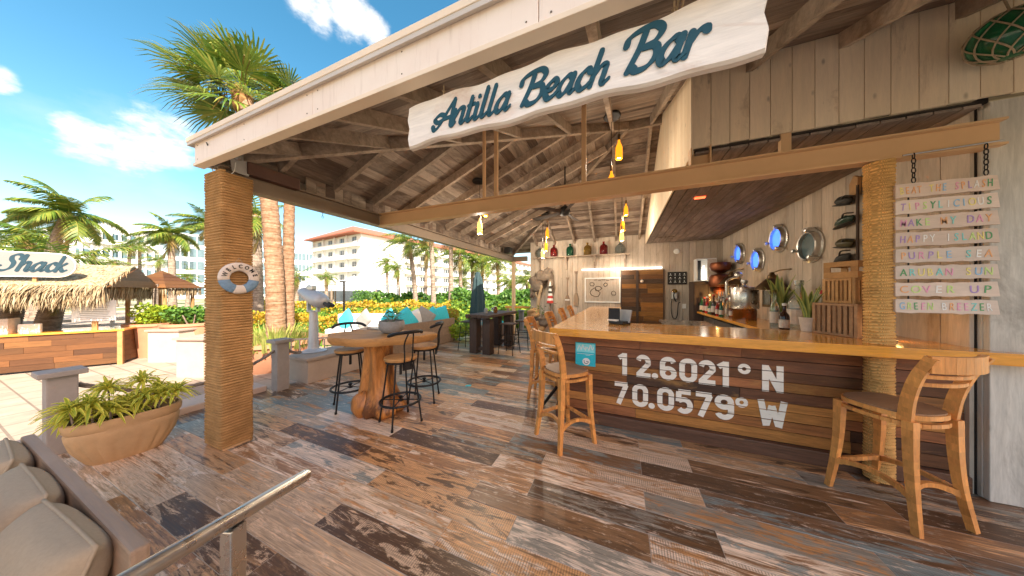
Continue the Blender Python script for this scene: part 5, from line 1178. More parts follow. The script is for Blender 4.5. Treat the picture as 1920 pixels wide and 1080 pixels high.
# oval clay planter
pl = thing('oval_planter', 'long oval clay planter with fluted belly beside the rope column', 'planter', (-4.36, .90, 0), R(82))
m = MB(); n = 126; prof = [(.60, 0), (.64, .02), (.74, .08), (.86, .16), (.94, .25), (.955, .29), (.93, .31), (.985, .335), (1.0, .37), (.99, .40), (.93, .405), (.90, .36), (.85, .33)]
for i, (r_, z) in enumerate(prof):
    for k in range(n):
        a = 2 * math.pi * k / n; fl = 1 + (.05 * (abs(math.sin(a * 9)) ** .6 - .6) if .01 < z < .24 else 0)
        m.v.append((.33 * r_ * fl * math.copysign(abs(math.cos(a)) ** .8, math.cos(a)), .205 * r_ * fl * math.copysign(abs(math.sin(a)) ** .8, math.sin(a)), z))
for i in range(len(prof) - 1):
    for k in range(n): m.f.append((i * n + k, i * n + (k + 1) % n, (i + 1) * n + (k + 1) % n, (i + 1) * n + k))
m.f.append(tuple(range(n))[::-1]); m.build('bowl', MATS['planter_clay'], pl, smooth=True)
m = MB(); m.lathe([(.001, .335), (.85, .335)], 32, sx=.33, sy=.205); m.build('soil', MATS['soil'], pl)
def rosette(name, parent, loc, n, l, w, mat, seed, up=.6):
    rr = random.Random(seed); m = MB()
    for i in range(n):
        a = i * 2.399 + rr.uniform(-.2, .2); el = up * (1 - i / n) + rr.uniform(-.15, .2); L_ = l * rr.uniform(.75, 1.1); K = 6
        d = Vector((math.cos(a), math.sin(a), 0)); sd = Vector((-math.sin(a), math.cos(a), 0)); dr_ = rr.uniform(.5, 1.0)
        for k in range(K + 1):
            q = k / K; h = math.sin(el) * q - dr_ * q * q * .75; c_ = d * (L_ * (math.cos(el) * q * (1 - .12 * q))) + Vector((0, 0, L_ * h)); ww = w * math.sin(math.pi * min(1, .12 + .88 * q)) ** .75
            b = m.add([c_ - sd * ww, c_ - sd * ww * .45 - Vector((0, 0, .004)), c_ + sd * ww * .45 - Vector((0, 0, .004)), c_ + sd * ww], [])
            m.c[b] = 1.0; m.c[b + 3] = 1.0; m.c[b + 1] = .0; m.c[b + 2] = .0
            if k: m.f += [(b - 4, b - 3, b + 1, b), (b - 3, b - 2, b + 2, b + 1), (b - 2, b - 1, b + 3, b + 2)]
    o = m.build(name, MATS[mat], parent, loc); return o
py = thing('striped_dracaena', 'yellow-striped leafy plants filling the oval clay planter', 'plant', (-4.36, .90, .30), R(82))
rr = random.Random(8)
for i in range(13):
    a = -.28 + .56 * (i % 7) / 6; yb = (-.08 if i < 7 else .1) + rr.uniform(-.05, .05); zz_ = rr.uniform(.12, .36) * (1 - .5 * (abs(a) / .36) ** 2)
    rosette('leaf_rosette', py, (a, yb, zz_), 54, .215, .0125, 'stripe_leaf', 50 + i, 1.35)
    m = MB(); m.tube([(a * .9, yb * .8, -.02), (a, yb, zz_)], .007, 5); m.build('stem', MATS['palm_bark'], py)

# ------------------------------------------------------------------ deck edge: posts, rope, stone block, telescope
def edge_post(label, x, y):
    t = thing('edge_post', label, 'post', (x, y, 0), 0, 'posts along the deck edge')
    MB().rbox((0, 0, .37), (.16, .16, .74), .01).build('shaft', MATS['post_concrete'], t); MB().rbox((0, 0, .765), (.25, .25, .05), .008).build('cap', MATS['post_concrete'], t); return t
p0 = edge_post('grey deck-edge post behind the oval planter', -4.97, .66)
dup(p0, (-4.93, 2.4, 0), 0, 'grey deck-edge post right of the rectangular rope column', group='posts along the deck edge')
for i, (x, y, lb_) in enumerate(((-5.9, 5.9, 'far grey rope post beyond the stone block'), (-3.6, 9.6, 'grey rope post beyond the dark table'))): dup(p0, (x, y, 0), 0, lb_, group='posts along the deck edge')
def rope(name, label, a, b, sag, r=.022, n=40):
    m = MB(); a, b = Vector(a), Vector(b)
    for s_ in range(3):
        P = []
        for i in range(n + 1):
            q = i / n; c_ = a.lerp(b, q) - Vector((0, 0, sag * 4 * q * (1 - q))); t_ = q * (b - a).length * 26 + s_ * 2.094; P.append(c_ + Vector((math.cos(t_) * r * .55, 0, math.sin(t_) * r * .55)))
        m.tube(P, r * .62, 6)
    m.build(name, MATS['driftwood'], None, label=label, cat='rope')
rope('barrier_rope', 'thick twisted rope sagging between the near deck-edge posts', (-4.97, .75, .62), (-4.93, 2.32, .62), .26)
rope('barrier_rope', 'short rope end tied at the post by the stone block', (-4.93, 2.48, .62), (-5.05, 2.75, .50), .03)
blk = thing('stone_block', 'low stuccoed wall block carrying the telescope', 'wall', (-5.05, 3.32, 0))
MB().rbox((0, .1, .19), (.52, 1.42, .38), .01).build('body', MATS['stucco'], blk); MB().rbox((0, .1, .405), (.62, 1.52, .05), .008).build('cap', MATS['stone_cap'], blk)
ts = thing('coin_telescope', 'silver coin-operated viewing telescope on a column', 'telescope', (-5.22, 3.05, .431), R(20))
m = MB(); m.lathe([(.2, 0), (.205, .015), (.16, .03), (.095, .06), (.08, .12), (.068, .6), (.062, .72)], 22); m.build('column', MATS['grey_paint'], ts, smooth=True)
m = MB(); m.lathe([(.06, .70), (.062, .74), (.05, .75)], 18); m.build('collar', MATS['grey_paint'], ts, smooth=True)
m = MB()
for sx in (-1, 1): m.box((sx * .09, 0, .9), (.025, .075, .34))
m.box((0, 0, .74), (.17, .06, .03)); m.build('yoke', MATS['grey_paint'], ts)
m = MB(); MR = Matrix.Rotation(R(118), 3, 'Y'); m.lathe([(.06, -.28), (.10, -.24), (.155, .02), (.165, .14), (.12, .24), (.07, .27), (.001, .27)], 20, (0, 0, 1.0), .85, 1, m=MR); m.build('scope_body', MATS['grey_paint'], ts, smooth=True)
m = MB(); m.tube([(.22, .05, .90), (.34, .05, .83)], [.03, .035], 12); m.tube([(.22, -.05, .90), (.34, -.05, .83)], [.03, .035], 12); m.build('eyepiece', MATS['black_rubber'], ts)
m = MB(); m.rbox((-.04, .0, 1.17), (.12, .12, .09), .02); m.build('coin_box', MATS['satin_metal'], ts)
# low railings round the garden bed
def railing(label, a, b, h, n):
    a, b = Vector(a), Vector(b); t = thing('low_railing', label, 'railing'); up_ = Vector((0, 0, h))
    MB().bar(a + up_, b + up_, .03, .03).build('top_rail', MATS['pink_stucco'], t); MB().bar(a + up_ * .15, b + up_ * .15, .025, .025).build('bottom_rail', MATS['pink_stucco'], t)
    for i in range(n + 1): p = a.lerp(b, i / n); MB().tube([p, p + up_], .012, 6).build('baluster', MATS['pink_stucco'], t)
railing('low cream railing left of the telescope', (-6.6, 3.1, .1), (-5.75, 3.9, .1), .42, 8); railing('low cream railing behind the root table', (-6.3, 4.3, .0), (-5.3, 4.05, .0), .5, 10)
railing('low railing beside the lounge sofa end', (-3.95, 6.85, 0), (-3.9, 7.3, 0), .62, 5)
# ------------------------------------------------------------------ lounge
ln = thing('lounge_sofa', 'long grey-brown lounge sofa seen from behind in the far deck', 'sofa', (-4.84, 5.62, 0), R(-4))
for i in range(3): MB().rbox((0, 0, .13 + i * .235), (.07, 2.3, .23), .006).build('back_plank', MATS['lounge_wood'], ln)
MB().rbox((-.42, 0, .3), (.76, 2.2, .14), .02).build('seat_frame', MATS['lounge_wood'], ln); MB().rbox((-.42, 0, .43), (.72, 2.15, .14), .04).build('seat_pad', MATS['white_cloth'], ln)
for y in (-1.12, 1.12): MB().rbox((-.42, y, .33), (.76, .06, .62), .01).build('arm_panel', MATS['lounge_wood'], ln)
pil = [(-5.15, 4.75, 'turquoise_cloth', 'turquoise pillow at the near end of the lounge sofa'), (-5.1, 5.15, 'turquoise_cloth', 'turquoise pillow second along the lounge sofa'), (-5.08, 5.45, 'white_cloth', 'white pillow leaning on the lounge sofa back'), (-5.06, 5.8, 'grey_cloth', 'grey pillow in the middle of the lounge sofa'), (-5.05, 6.15, 'turquoise_cloth', 'turquoise pillow toward the far end of the lounge sofa'), (-5.04, 6.5, 'turquoise_cloth', 'last turquoise pillow at the far end of the lounge sofa')]
for i, (x, y, mt, lb_) in enumerate(pil): cushion('pillow', lb_, (x, y, .76 + .03 * (i % 2)), (R(75), R(35 + 20 * (i % 3)), R(78 - 25 * (i % 2))), (.52, .52, .16), mt, 'pillow', 'pillows on the lounge sofas')
l2 = thing('lounge_sofa', 'white cushioned lounge sofa facing the viewer behind the coffee table', 'sofa', (-6.65, 5.25, 0), R(28))
MB().rbox((0, 0, .25), (1.9, .75, .3), .02).build('seat_frame', MATS['lounge_wood'], l2); MB().rbox((0, .0, .45), (1.8, .7, .14), .04).build('seat_pad', MATS['white_cloth'], l2); MB().rbox((0, .36, .62), (1.85, .1, .5), .03).build('back_pad', MATS['white_cloth'], l2)
for i, (x, y, mt, lb_) in enumerate(((-7.05, 4.95, 'turquoise_cloth', 'turquoise pillow at the left end of the white lounge sofa'), (-6.6, 5.15, 'grey_cloth', 'grey patterned pillow on the white lounge sofa'), (-6.05, 5.5, 'turquoise_cloth', 'turquoise pillow at the right end of the white lounge sofa'))): cushion('pillow', lb_, (x, y, .74), (R(70), R(40), R(-15)), (.48, .48, .15), mt, 'pillow', 'pillows on the lounge sofas')
ctb = thing('coffee_table', 'low red-brown wooden coffee table in the lounge', 'table', (-5.75, 4.75, 0), R(15))
MB().rbox((0, 0, .55), (.75, .6, .1), .03).build('top', MATS['root_wood'], ctb); m = MB(); m.blob((0, 0, .26), (.26, .22, .26), 16, 10, .06, 4); m.build('root_base', MATS['root_wood'], ctb, smooth='all')
l3 = thing('bench_seat', 'low bench with turquoise cushion left of the dark table', 'bench', (-4.15, 7.9, 0))
MB().rbox((0, 0, .2), (.9, .6, .4), .02).build('base', MATS['shack_plank'], l3); MB().rbox((0, 0, .46), (.88, .58, .12), .04).build('pad', MATS['turquoise_cloth'], l3)
ob = thing('table_plank', 'orange timber rail behind the dark table', 'rail', (-2.95, 8.9, 0), R(2))
MB().rbox((0, 0, .95), (2.0, .12, .08), .01).build('rail', MATS['counter_wood'], ob)
for x in (-.9, .9): MB().box((x, 0, .45), (.08, .08, .9)).build('post', MATS['lounge_wood'], ob)
fp = thing('eave_post', 'slim tan post under the far end of the eave beam', 'post', (-3.62, 8.85, 0)); MB().rbox((0, 0, 1.3), (.11, .11, 2.6), .008).build('shaft', MATS['tan_steel'], fp); MB().rbox((0, 0, .05), (.18, .18, .1), .008).build('base', MATS['tan_steel'], fp)
um = thing('closed_parasol', 'closed dark teal parasol standing beyond the dark table', 'parasol', (*UD(896, 10.5), G))
m = MB(); m.tube([(0, 0, 0), (0, 0, 2.6)], .03, 8); m.build('pole', MATS['white_paint'], um)
m = MB(); n = 16
for i, (r_, z) in enumerate(((.05, 2.6), (.14, 2.3), (.2, 1.7), (.25, 1.0), (.23, .75))):
    for k in range(n): a = 2 * math.pi * k / n; q = r_ * (1 + .3 * (k % 2)); m.v.append((q * math.cos(a), q * math.sin(a), z))
for i in range(4):
    for k in range(n): m.f.append((i * n + k, i * n + (k + 1) % n, (i + 1) * n + (k + 1) % n, (i + 1) * n + k))
m.build('canopy', plain('parasol_teal', (.022, .05, .055), .8), um)
m = MB(); m.lathe([(.25, 0), (.25, .06), (.05, .09)], 16); m.build('base', MATS['post_concrete'], um)

fs = MB(); fs.prism([(-2.33, 3.62, .001), (-2.25, 3.65, .001), (-2.27, 3.73, .001), (-2.35, 3.68, .001)], (0, 0, .002)); fs.build('floor_marker', MATS['sticker_cyan'], label='small turquoise marker stuck on the deck beyond the stools', cat='sticker')
# ------------------------------------------------------------------ vegetation
def foliage(m, c, d, n, size, rr, shell=.55):
    for i in range(n):
        while True:
            p = Vector((rr.uniform(-1, 1), rr.uniform(-1, 1), rr.uniform(-1, 1)))
            if shell < p.length < 1: break
        q = Vector((c[0] + p.x * d[0], c[1] + p.y * d[1], c[2] + p.z * d[2]))
        a = Vector((rr.uniform(-1, 1), rr.uniform(-1, 1), rr.uniform(-.4, 1))).normalized() * size * rr.uniform(.6, 1.3); b = a.orthogonal().normalized() * size * .42
        m.add([q, q + a * .5 + b, q + a, q + a * .5 - b], [(0, 1, 2, 3)])
def shrub(name, label, xy, z, d, mat, n, size, cat='shrub', seed=0, group=None, lumps=7):
    t = thing(name, label, cat, (*xy, z), 0, group); rr = random.Random(seed); m = MB()
    for k in range(lumps):
        c_ = (rr.uniform(-.55, .55) * d[0], rr.uniform(-.55, .55) * d[1], d[2] * (1.0 + rr.uniform(-.4, .5))); q = rr.uniform(.42, .6)
        foliage(m, c_, (d[0] * q, d[1] * q, d[2] * q), n // lumps, size, rr, .35)
    m.build('crown', MATS[mat], t)
    m = MB()
    for k in range(5): a = k * 1.257; m.tube([(math.cos(a) * .04, math.sin(a) * .04, 0), (math.cos(a) * d[0] * .4, math.sin(a) * d[1] * .4, d[2])], .015, 5)
    m.build('trunk', MATS['palm_bark'], t); return t
def hedge(label, a, b, h, w, mat, n, size, seed, z0=G, low='hedge_lime'):
    rr = random.Random(seed); a, b = Vector((*a, z0)), Vector((*b, z0)); t = thing('clipped_hedge', label, 'hedge'); top, bot = MB(), MB(); L_ = (b - a).length; dd = (b - a).normalized(); sd = Vector((-dd.y, dd.x, 0))
    for i in range(n):
        q = rr.random(); s_ = rr.uniform(-1, 1); r_ = rr.random() ** .55; zz_ = r_ * h * (1 + .08 * math.sin(q * L_ * 2.3) + .06 * math.sin(q * L_ * 5.1))
        p = a + dd * L_ * q + sd * w / 2 * s_ * (1 + .1 * math.sin(q * L_ * 3)) + Vector((0, 0, zz_)); v = Vector((rr.uniform(-1, 1), rr.uniform(-1, 1), rr.uniform(-.2, 1))).normalized() * size * rr.uniform(.6, 1.3); c_ = v.orthogonal().normalized() * size * .42
        m = top if (r_ > .62 + rr.uniform(-.15, .15)) else bot
        m.add([p, p + v * .5 + c_, p + v, p + v * .5 - c_], [(0, 1, 2, 3)])
    top.build('foliage', MATS[mat], t); bot.build('lower_foliage', MATS[low], t); MB().bar(a + Vector((0, 0, h * .4)), b + Vector((0, 0, h * .4)), w * .75, h * .75).build('branches', MATS['hedge_green'], t)
hedge('near yellow flowering hedge behind the lounge', UD(470, 8.6), UD(860, 9.8), zat(588, 9.4) - G, .9, 'hedge_yellow', 11000, .075, 1)
hedge('far yellow hedge in front of the restaurant', UD(470, 15), UD(880, 16), zat(568, 15.5) - G, 1.2, 'hedge_yellow', 7000, .13, 2)
hedge('tall bright green hedge beyond the dark table', UD(848, 13), UD(1010, 13.5), zat(548, 13) - G, 1.4, 'hedge_green', 8000, .13, 3)
hedge('lime shrub row beyond the far deck end', UD(930, 11), UD(1010, 11.2), zat(585, 11) - G, .6, 'hedge_lime', 1500, .11, 4)
hedge('green hedge line in front of the hotel', UD(700, 22), UD(880, 23), 1.5, 1.5, 'hedge_green', 2600, .25, 5)
for i, (u, dp, v, r_, mt, lb_) in enumerate(((298, 7.6, 577, .55, 'hedge_lime', 'round lime shrub in the pot beside the thatched kiosk'), (360, 7.4, 580, .5, 'hedge_green', 'round green shrub left of the rectangular rope column'), (745, 8.3, 600, .35, 'hedge_lime', 'lime shrub between the lounge sofas'), (850, 8.2, 618, .4, 'hedge_lime', 'lime shrub at the left of the dark table'), (675, 17, 553, .95, 'hedge_green', 'spiky green shrub before the white awning'), (440, 9, 590, .5, 'hedge_lime', 'lime shrub hidden partly by the rope column'))):
    p = UD(u, dp); shrub('leafy_shrub', lb_, p, zat(v, dp) - r_ * 1.1, (r_, r_, r_ * .8), mt, 1500, .085 if r_ < 1 else .25, 'shrub', 30 + i)
# pots under those shrubs, and low walls
for i, (u, dp, w, lb_) in enumerate(((298, 7.6, .62, 'terracotta planter under the lime shrub'), (362, 7.4, .6, 'terracotta planter under the green shrub left of the column'))):
    p = UD(u, dp); z = zat(604, dp); m = MB(); m.lathe([(w * .7, 0), (w * .95, z - G - .08), (w, z - G - .07), (w, z - G), (w * .9, z - G), (w * .85, z - G - .1), (.001, z - G - .1)], 24); m.build('big_pot', MATS['terracotta'], None, (p.x, p.y, G), smooth=True, label=lb_, cat='planter')
for i, (c_, d_, rz, lb_) in enumerate((((-11.0, 3.15), (.75, .85), 25, 'pale stucco wall block right of the kiosk counter'), ((-8.55, 2.85), (.6, .75), 20, 'pale stucco wall block just left of the rope column'))):
    t = thing('wall_block', lb_, 'wall', (*c_, G), R(rz)); MB().rbox((0, 0, .4), (*d_, .8), .01).build('body', MATS['pink_stucco'], t); MB().rbox((0, 0, .825), (d_[0] + .08, d_[1] + .08, .05), .008).build('cap', MATS['stone_cap'], t)
# ------------------------------------------------------------------ palms
def curve_trunk(t, pts, r0, r1, mat, n=14):
    P = cat_rom(pts, 8); K = len(P); rs = [r0 + (r1 - r0) * (i / (K - 1)) ** .7 for i in range(K)]; rs[0] = r0 * 1.35; rs[1] = r0 * 1.12
    m = MB(); Q = []; RR = []
    for i in range(K - 1):
        for j in range(3): Q.append(P[i].lerp(P[i + 1], j / 3)); RR.append((rs[i] + (rs[i + 1] - rs[i]) * j / 3) * (1 + (.045 if (i * 3 + j) % 2 else -.03)))
    Q.append(P[-1]); RR.append(rs[-1]); m.tube(Q, RR, n); m.build('trunk', MATS[mat], t, smooth='all'); return P[-1]
def coco_crown(t, top, n, L, seed, wind=(-.75, -.32), dry=2, leaflets=44):
    rr = random.Random(seed)
    for mode in (0, 1):
        m = MB(); cnt = n if mode == 0 else dry
        for i in range(cnt):
            a = i * 2.399 + rr.uniform(-.3, .3); el = (1.15 - 1.35 * i / n + rr.uniform(-.15, .15)) if mode == 0 else -.7
            d = Vector((math.cos(a) * math.cos(el), math.sin(a) * math.cos(el), math.sin(el))); l = L * rr.uniform(.8, 1.08); P = []; p = Vector(top); K = 12; v = d.copy()
            for k in range(K + 1):
                P.append(p.copy()); v = (v + Vector((wind[0] * .11, wind[1] * .11, -.125))).normalized(); p = p + v * l / K
            m.tube(P, [.035 * L / 3 * (1 - .8 * k / K) for k in range(K + 1)], 4)
            for j in range(leaflets):
                q = .1 + .9 * j / leaflets; k = min(int(q * K), K - 1); c_ = P[k].lerp(P[k + 1], q * K - k); tg = (P[k + 1] - P[k]).normalized(); sd = tg.cross(Vector((0, 0, 1)))
                sd = sd.normalized() if sd.length > .05 else Vector((1, 0, 0)); ll = L * .30 * math.sin(math.pi * min(1, .18 + .78 * q)) * rr.uniform(.85, 1.1); upn = sd.cross(tg)
                for s_ in (-1, 1):
                    dv_ = (sd * s_ * .8 + tg * .55 + upn * .18 + Vector((wind[0] * .3, wind[1] * .3, -.25 - .25 * rr.random()))).normalized(); w = tg * .017 * L
                    mid = c_ + dv_ * ll * .5; tip = c_ + dv_ * ll + Vector((0, 0, -ll * .28)); m.add([c_ - w * .6, c_ + w * .6, mid + w * .7, mid - w * .7, tip], [(0, 1, 2, 3), (3, 2, 4)])
        m.build('crown' if mode == 0 else 'dry_fronds', MATS['palm_leaf' if mode == 0 else 'palm_leaf_dry'], t)
    m = MB(); m.blob((top[0], top[1], top[2] - .1 * L / 3), (.16 * L / 3, .16 * L / 3, .3 * L / 3), 10, 8, .08, seed); m.build('crown_base', MATS['palm_boot'], t, smooth='all')
def coco_palm(label, u, dep, v_top, ubase, L, r=.16, seed=0, n=18, leaflets=40, group='coconut palms'):
    b = UD(ubase, dep); tp = UD(u, dep); z = zat(v_top, dep) ; t = thing('coconut_palm', label, 'palm tree', (b.x, b.y, G), 0, group)
    dx, dy = tp.x - b.x, tp.y - b.y; h = z - G
    top = curve_trunk(t, [(0, 0, 0), (dx * .15, dy * .15, h * .35), (dx * .5, dy * .5, h * .7), (dx, dy, h)], r * 1.15, r * .8, 'palm_bark', 10); coco_crown(t, tuple(top), n, L, seed, leaflets=leaflets); return t
coco_palm('big windswept coconut palm behind the kiosk sign', 128, 13, 402, 70, 2.1, .22, 1, 22, 52)
coco_palm('smaller coconut palm at the left picture edge', 48, 15, 440, 52, 1.9, .18, 2, 18, 40)
coco_palm('slender coconut palm left of the rectangular rope column', 320, 17, 440, 324, 1.85, .18, 3, 20, 44)
coco_palm('coconut palm half hidden behind the rope column', 385, 19, 418, 405, 1.9, .18, 4, 18, 36)
for i, (u, dp, v, ub, L_, lb_) in enumerate(((175, 30, 478, 176, 1.9, 'short palm above the kiosk ridge'), (244, 32, 463, 240, 2.0, 'palm in front of the curved white hotel, left one'), (262, 34, 460, 262, 1.9, 'palm in front of the curved white hotel, right one'), (216, 30, 492, 216, 1.7, 'low palm behind the kiosk roof'), (298, 32, 488, 298, 1.8, 'low palm right of the kiosk gable'), (95, 26, 470, 90, 2.0, 'low palm behind the big windswept palm'), (352, 30, 520, 352, 1.8, 'low palm beside the slender palm trunk'), (10, 22, 490, 5, 1.7, 'palm fronds at the far left edge'))):
    coco_palm(lb_, u, dp, v, ub, L_, .17, 40 + i, 15, 22, 'garden palms far left')
for i, (u, dp, v, ub, L_, lb_) in enumerate(((765, 20, 452, 780, 2.2, 'tall palm before the hotel corner, leftmost of the middle group'), (806, 18, 418, 813, 2.2, 'tall bare-trunked palm rising behind the eave beam'), (846, 19, 432, 845, 2.2, 'second tall bare-trunked palm behind the eave beam'), (725, 30, 492, 727, 1.9, 'small palm against the blank hotel wall'), (800, 26, 470, 798, 2.4, 'palm between the tall trunks'), (862, 24, 478, 864, 2.4, 'palm right of the second tall trunk'), (885, 25, 488, 886, 2.4, 'palm left of the closed parasol'), (905, 25, 492, 903, 2.5, 'palm behind the closed parasol'), (932, 26, 490, 935, 2.6, 'palm above the green hedge'), (868, 30, 528, 868, 1.8, 'low round palm in the hotel garden'), (958, 21, 530, 958, 1.8, 'dark palm near the eave post'), (988, 20, 528, 990, 1.6, 'palm beside the back wall edge'), (745, 26, 505, 748, 1.8, 'small palm left of the tall trunks'), (556, 22, 520, 556, 1.6, 'small palm right of the twin trunks'), (612, 24, 521, 612, 1.2, 'small palm before the restaurant'), (478, 11.5, 405, 481, 1.9, 'palm close behind the rectangular rope column'))):
    coco_palm(lb_, u, dp, v, ub, L_, .17 if i < 15 else .24, 60 + i, 15, 26, 'garden palms in the middle')
# the two big fan palms
def fan_palm(label, b, bend, h, r, nl, L, seed, group):
    t = thing('fan_palm', label, 'palm tree', (b.x, b.y, -.1), 0, group)
    top = curve_trunk(t, [(0, 0, 0), (bend[0] * .1, bend[1] * .1, h * .4), (bend[0] * .4, bend[1] * .4, h * .75), (bend[0], bend[1], h)], r, r * .72, 'fan_palm_bark', 18)
    rr = random.Random(seed); m = MB(); pet = MB()
    for i in range(nl):
        a = i * 2.399 + rr.uniform(-.2, .2); el = 1.35 - 2.0 * i / nl + rr.uniform(-.15, .15); d = Vector((math.cos(a) * math.cos(el) - .22, math.sin(a) * math.cos(el) - .12, math.sin(el))).normalized()
        pl_ = L * rr.uniform(.45, .65); hub = top + d * pl_ + Vector((0, 0, -.08)); pet.tube([top, top + d * pl_ * .5 + Vector((0, 0, .03)), hub], [.022, .014, .01], 4)
        sd = d.cross(Vector((0, 0, 1))); sd = sd.normalized() if sd.length > .1 else Vector((1, 0, 0)); un = sd.cross(d); NB = 30
        for k in range(NB):
            ph_ = (-1 + 2 * (k + .5) / NB) * 1.75; bl = L * .85 * (1 - .22 * abs(ph_) / 1.75) * rr.uniform(.9, 1.08); bd = (d * math.cos(ph_) + sd * math.sin(ph_) + un * (.12 * math.cos(2 * ph_)) + Vector((-.16, -.08, 0))).normalized(); w = bd.cross(un).normalized() * .022 * L
            m1 = hub + bd * bl * .5 + un * .01 * (k % 2); dr_ = rr.uniform(.12, .42); m2 = hub + bd * bl * .8 + Vector((0, 0, -dr_ * bl * .25)); tip = hub + bd * bl + Vector((-.05, 0, -dr_ * bl * .75))
            m.add([hub, m1 - w, m1 + w, m2 - w * .55, m2 + w * .55, tip], [(0, 2, 1), (1, 2, 4, 3), (3, 4, 5)])
    m.build('crown', MATS['fan_leaf'], t); pet.build('leaf_stalks', MATS['hedge_lime'], t)
    m = MB(); m.blob((top.x, top.y, top.z - .15), (r * 1.0, r * 1.0, .4), 12, 8, .08, 2); m.build('crown_base', MATS['palm_boot'], t, smooth='all')
    m = MB()
    for i in range(26):
        a = rr.uniform(0, 6.28); p = top + Vector((math.cos(a) * .2, math.sin(a) * .2, 0)); q = top + Vector((math.cos(a) * rr.uniform(.5, 1.1), math.sin(a) * rr.uniform(.5, 1.1), rr.uniform(-.5, .45))); m.tube([p, (p + q) / 2 + Vector((0, 0, .15)), q], .012, 4)
    m.build('flower_stalks', MATS['palm_leaf_dry'], t)
b1 = UD(519, 6.6); c1 = UD(455, 6.6); b2 = UD(540, 7.2); c2 = UD(552, 7.2)
fan_palm('big fan palm with fat trunk and crown above the fascia', b1, (c1.x - b1.x, c1.y - b1.y), zat(178, 6.6) + .1, .205, 27, 1.16, 5, 'twin fan palms')
fan_palm('second fan palm trunk close behind the fat one', b2, (c2.x - b2.x, c2.y - b2.y), zat(190, 7.2) + .1, .145, 13, .8, 6, 'twin fan palms')
pb = thing('palm_planter', 'low terracotta planter at the foot of the twin palms', 'planter', (*UD(515, 6.5), G))
m = MB(); m.lathe([(.8, 0), (.95, .55), (1.0, .58), (1.0, .66), (.9, .66), (.88, .55), (.001, .55)], 28); m.build('bowl', MATS['terracotta'], pb, smooth=True)
gr = thing('spiky_grass', 'variegated spiky leaves round the palm trunks', 'plant', (*UD(512, 6.2), zat(640, 6.2)))
m = MB(); rr = random.Random(12)
for i in range(420):
    a = rr.uniform(0, 6.28); q = rr.random() ** .5 * .75; p = Vector((math.cos(a) * q, math.sin(a) * q, -.15)); d = Vector((math.cos(a) * rr.uniform(.05, .45), math.sin(a) * rr.uniform(.05, .45), 1)).normalized(); l = rr.uniform(.35, .62); s_ = Vector((-math.sin(a), math.cos(a), 0)) * .014
    m.add([p - s_, p + s_, p + d * l * .6 + s_ * .8, p + d * l * .6 - s_ * .8, p + d * l + Vector((math.cos(a), math.sin(a), -.2)) * .06], [(0, 1, 2, 3), (3, 2, 4)])
m.build('leaves', MATS['grass_leaf'], gr)
# ------------------------------------------------------------------ thatched kiosk
D = Vector((.529, .848, 0)).normalized(); NN = Vector((.848, -.529, 0)).normalized(); C = Vector((-11.58, 2.32, 0)); UP = Vector((0, 0, 1))
def kp(s_, n_, z): return C + D * s_ + NN * n_ + UP * z
krz = math.atan2(D.y, D.x)
ks = thing('thatched_kiosk', 'open beach kiosk with shaggy thatched roof and plank counter', 'kiosk')
rr = random.Random(15); zc = G + .05; hh = .132
for rw in range(6):
    s_ = -5.0
    while s_ < -.06:
        w = rr.uniform(.35, 1.1); e1 = min(s_ + w, -.06); c_ = kp((s_ + e1) / 2, -.01 + rr.uniform(-.004, .004), zc + (rw + .5) * hh); m = MB(); m.box((0, 0, 0), (e1 - s_ - .004, .03, hh - .004)); m.build('counter_plank', MATS['shack_plank'], ks, c_, (0, 0, krz)); s_ = e1
    n_ = 0
    while n_ > -1.3:
        w = rr.uniform(.3, .6); c_ = kp(-.03, n_ - w / 2 - .02, zc + (rw + .5) * hh); MB().box((0, 0, 0), (.03, w - .004, hh - .004)).build('counter_plank', MATS['shack_plank'], ks, c_, (0, 0, krz)); n_ -= w
MB().box((0, 0, 0), (.08, .08, .86)).build('corner_post', MATS['crate_wood'], ks, kp(-.02, -.0, G + .43), (0, 0, krz))
MB().rbox((0, 0, 0), (5.2, .5, .045), .008).build('counter_top', MATS['counter_wood'], ks, kp(-2.55, -.2, .565), (0, 0, krz)); MB().rbox((0, 0, 0), (.5, 1.1, .044), .008).build('counter_top', MATS['counter_wood'], ks, kp(-.2, -1.0, .5645), (0, 0, krz))
for s_, n_ in ((-.1, -1.9), (-4.6, -.4), (-4.6, -1.9)): m = MB(); m.tube([kp(s_, n_, G), kp(s_, n_, 1.75)], .06, 10); m.build('pole', MATS['palm_bark'], ks)
sA, sB = -5.4, -.12; ez, rz_ = 1.60, 2.14; nf, nr, nb = .38, -.85, -2.05
m = MB(); m.prism([kp(sA, nf, ez), kp(sB, nf, ez), kp(sB, nr, rz_), kp(sA, nr, rz_)], (0, 0, .08)); m.prism([kp(sA, nr, rz_), kp(sB, nr, rz_), kp(sB, nb, ez), kp(sA, nb, ez)], (0, 0, .079)); m.build('roof_base', MATS['thatch'], ks)
m = MB()
def straw(p, d, l, w):
    s_ = d.cross(UP); s_ = (s_.normalized() if s_.length > .05 else Vector((1, 0, 0))) * w; mid = p + d * l * .55; tip = p + d * l - UP * l * .12; m.add([p - s_, p + s_, mid + s_, mid - s_, tip], [(0, 1, 2, 3), (3, 2, 4)])
for i in range(6800):
    q = rr.random() ** .8; s_ = rr.uniform(sA, sB); front = rr.random() < .8
    n_ = nr + (nf - nr) * q if front else nr + (nb - nr) * q; p = kp(s_, n_, rz_ + (ez - rz_) * q + .085); dn = (NN if front else -NN) * 1.0 + UP * (-.55 - (.9 * rr.random() if q > .9 else 0)) + D * rr.uniform(-.45, .45); straw(p, dn.normalized(), rr.uniform(.25, .45), .012)
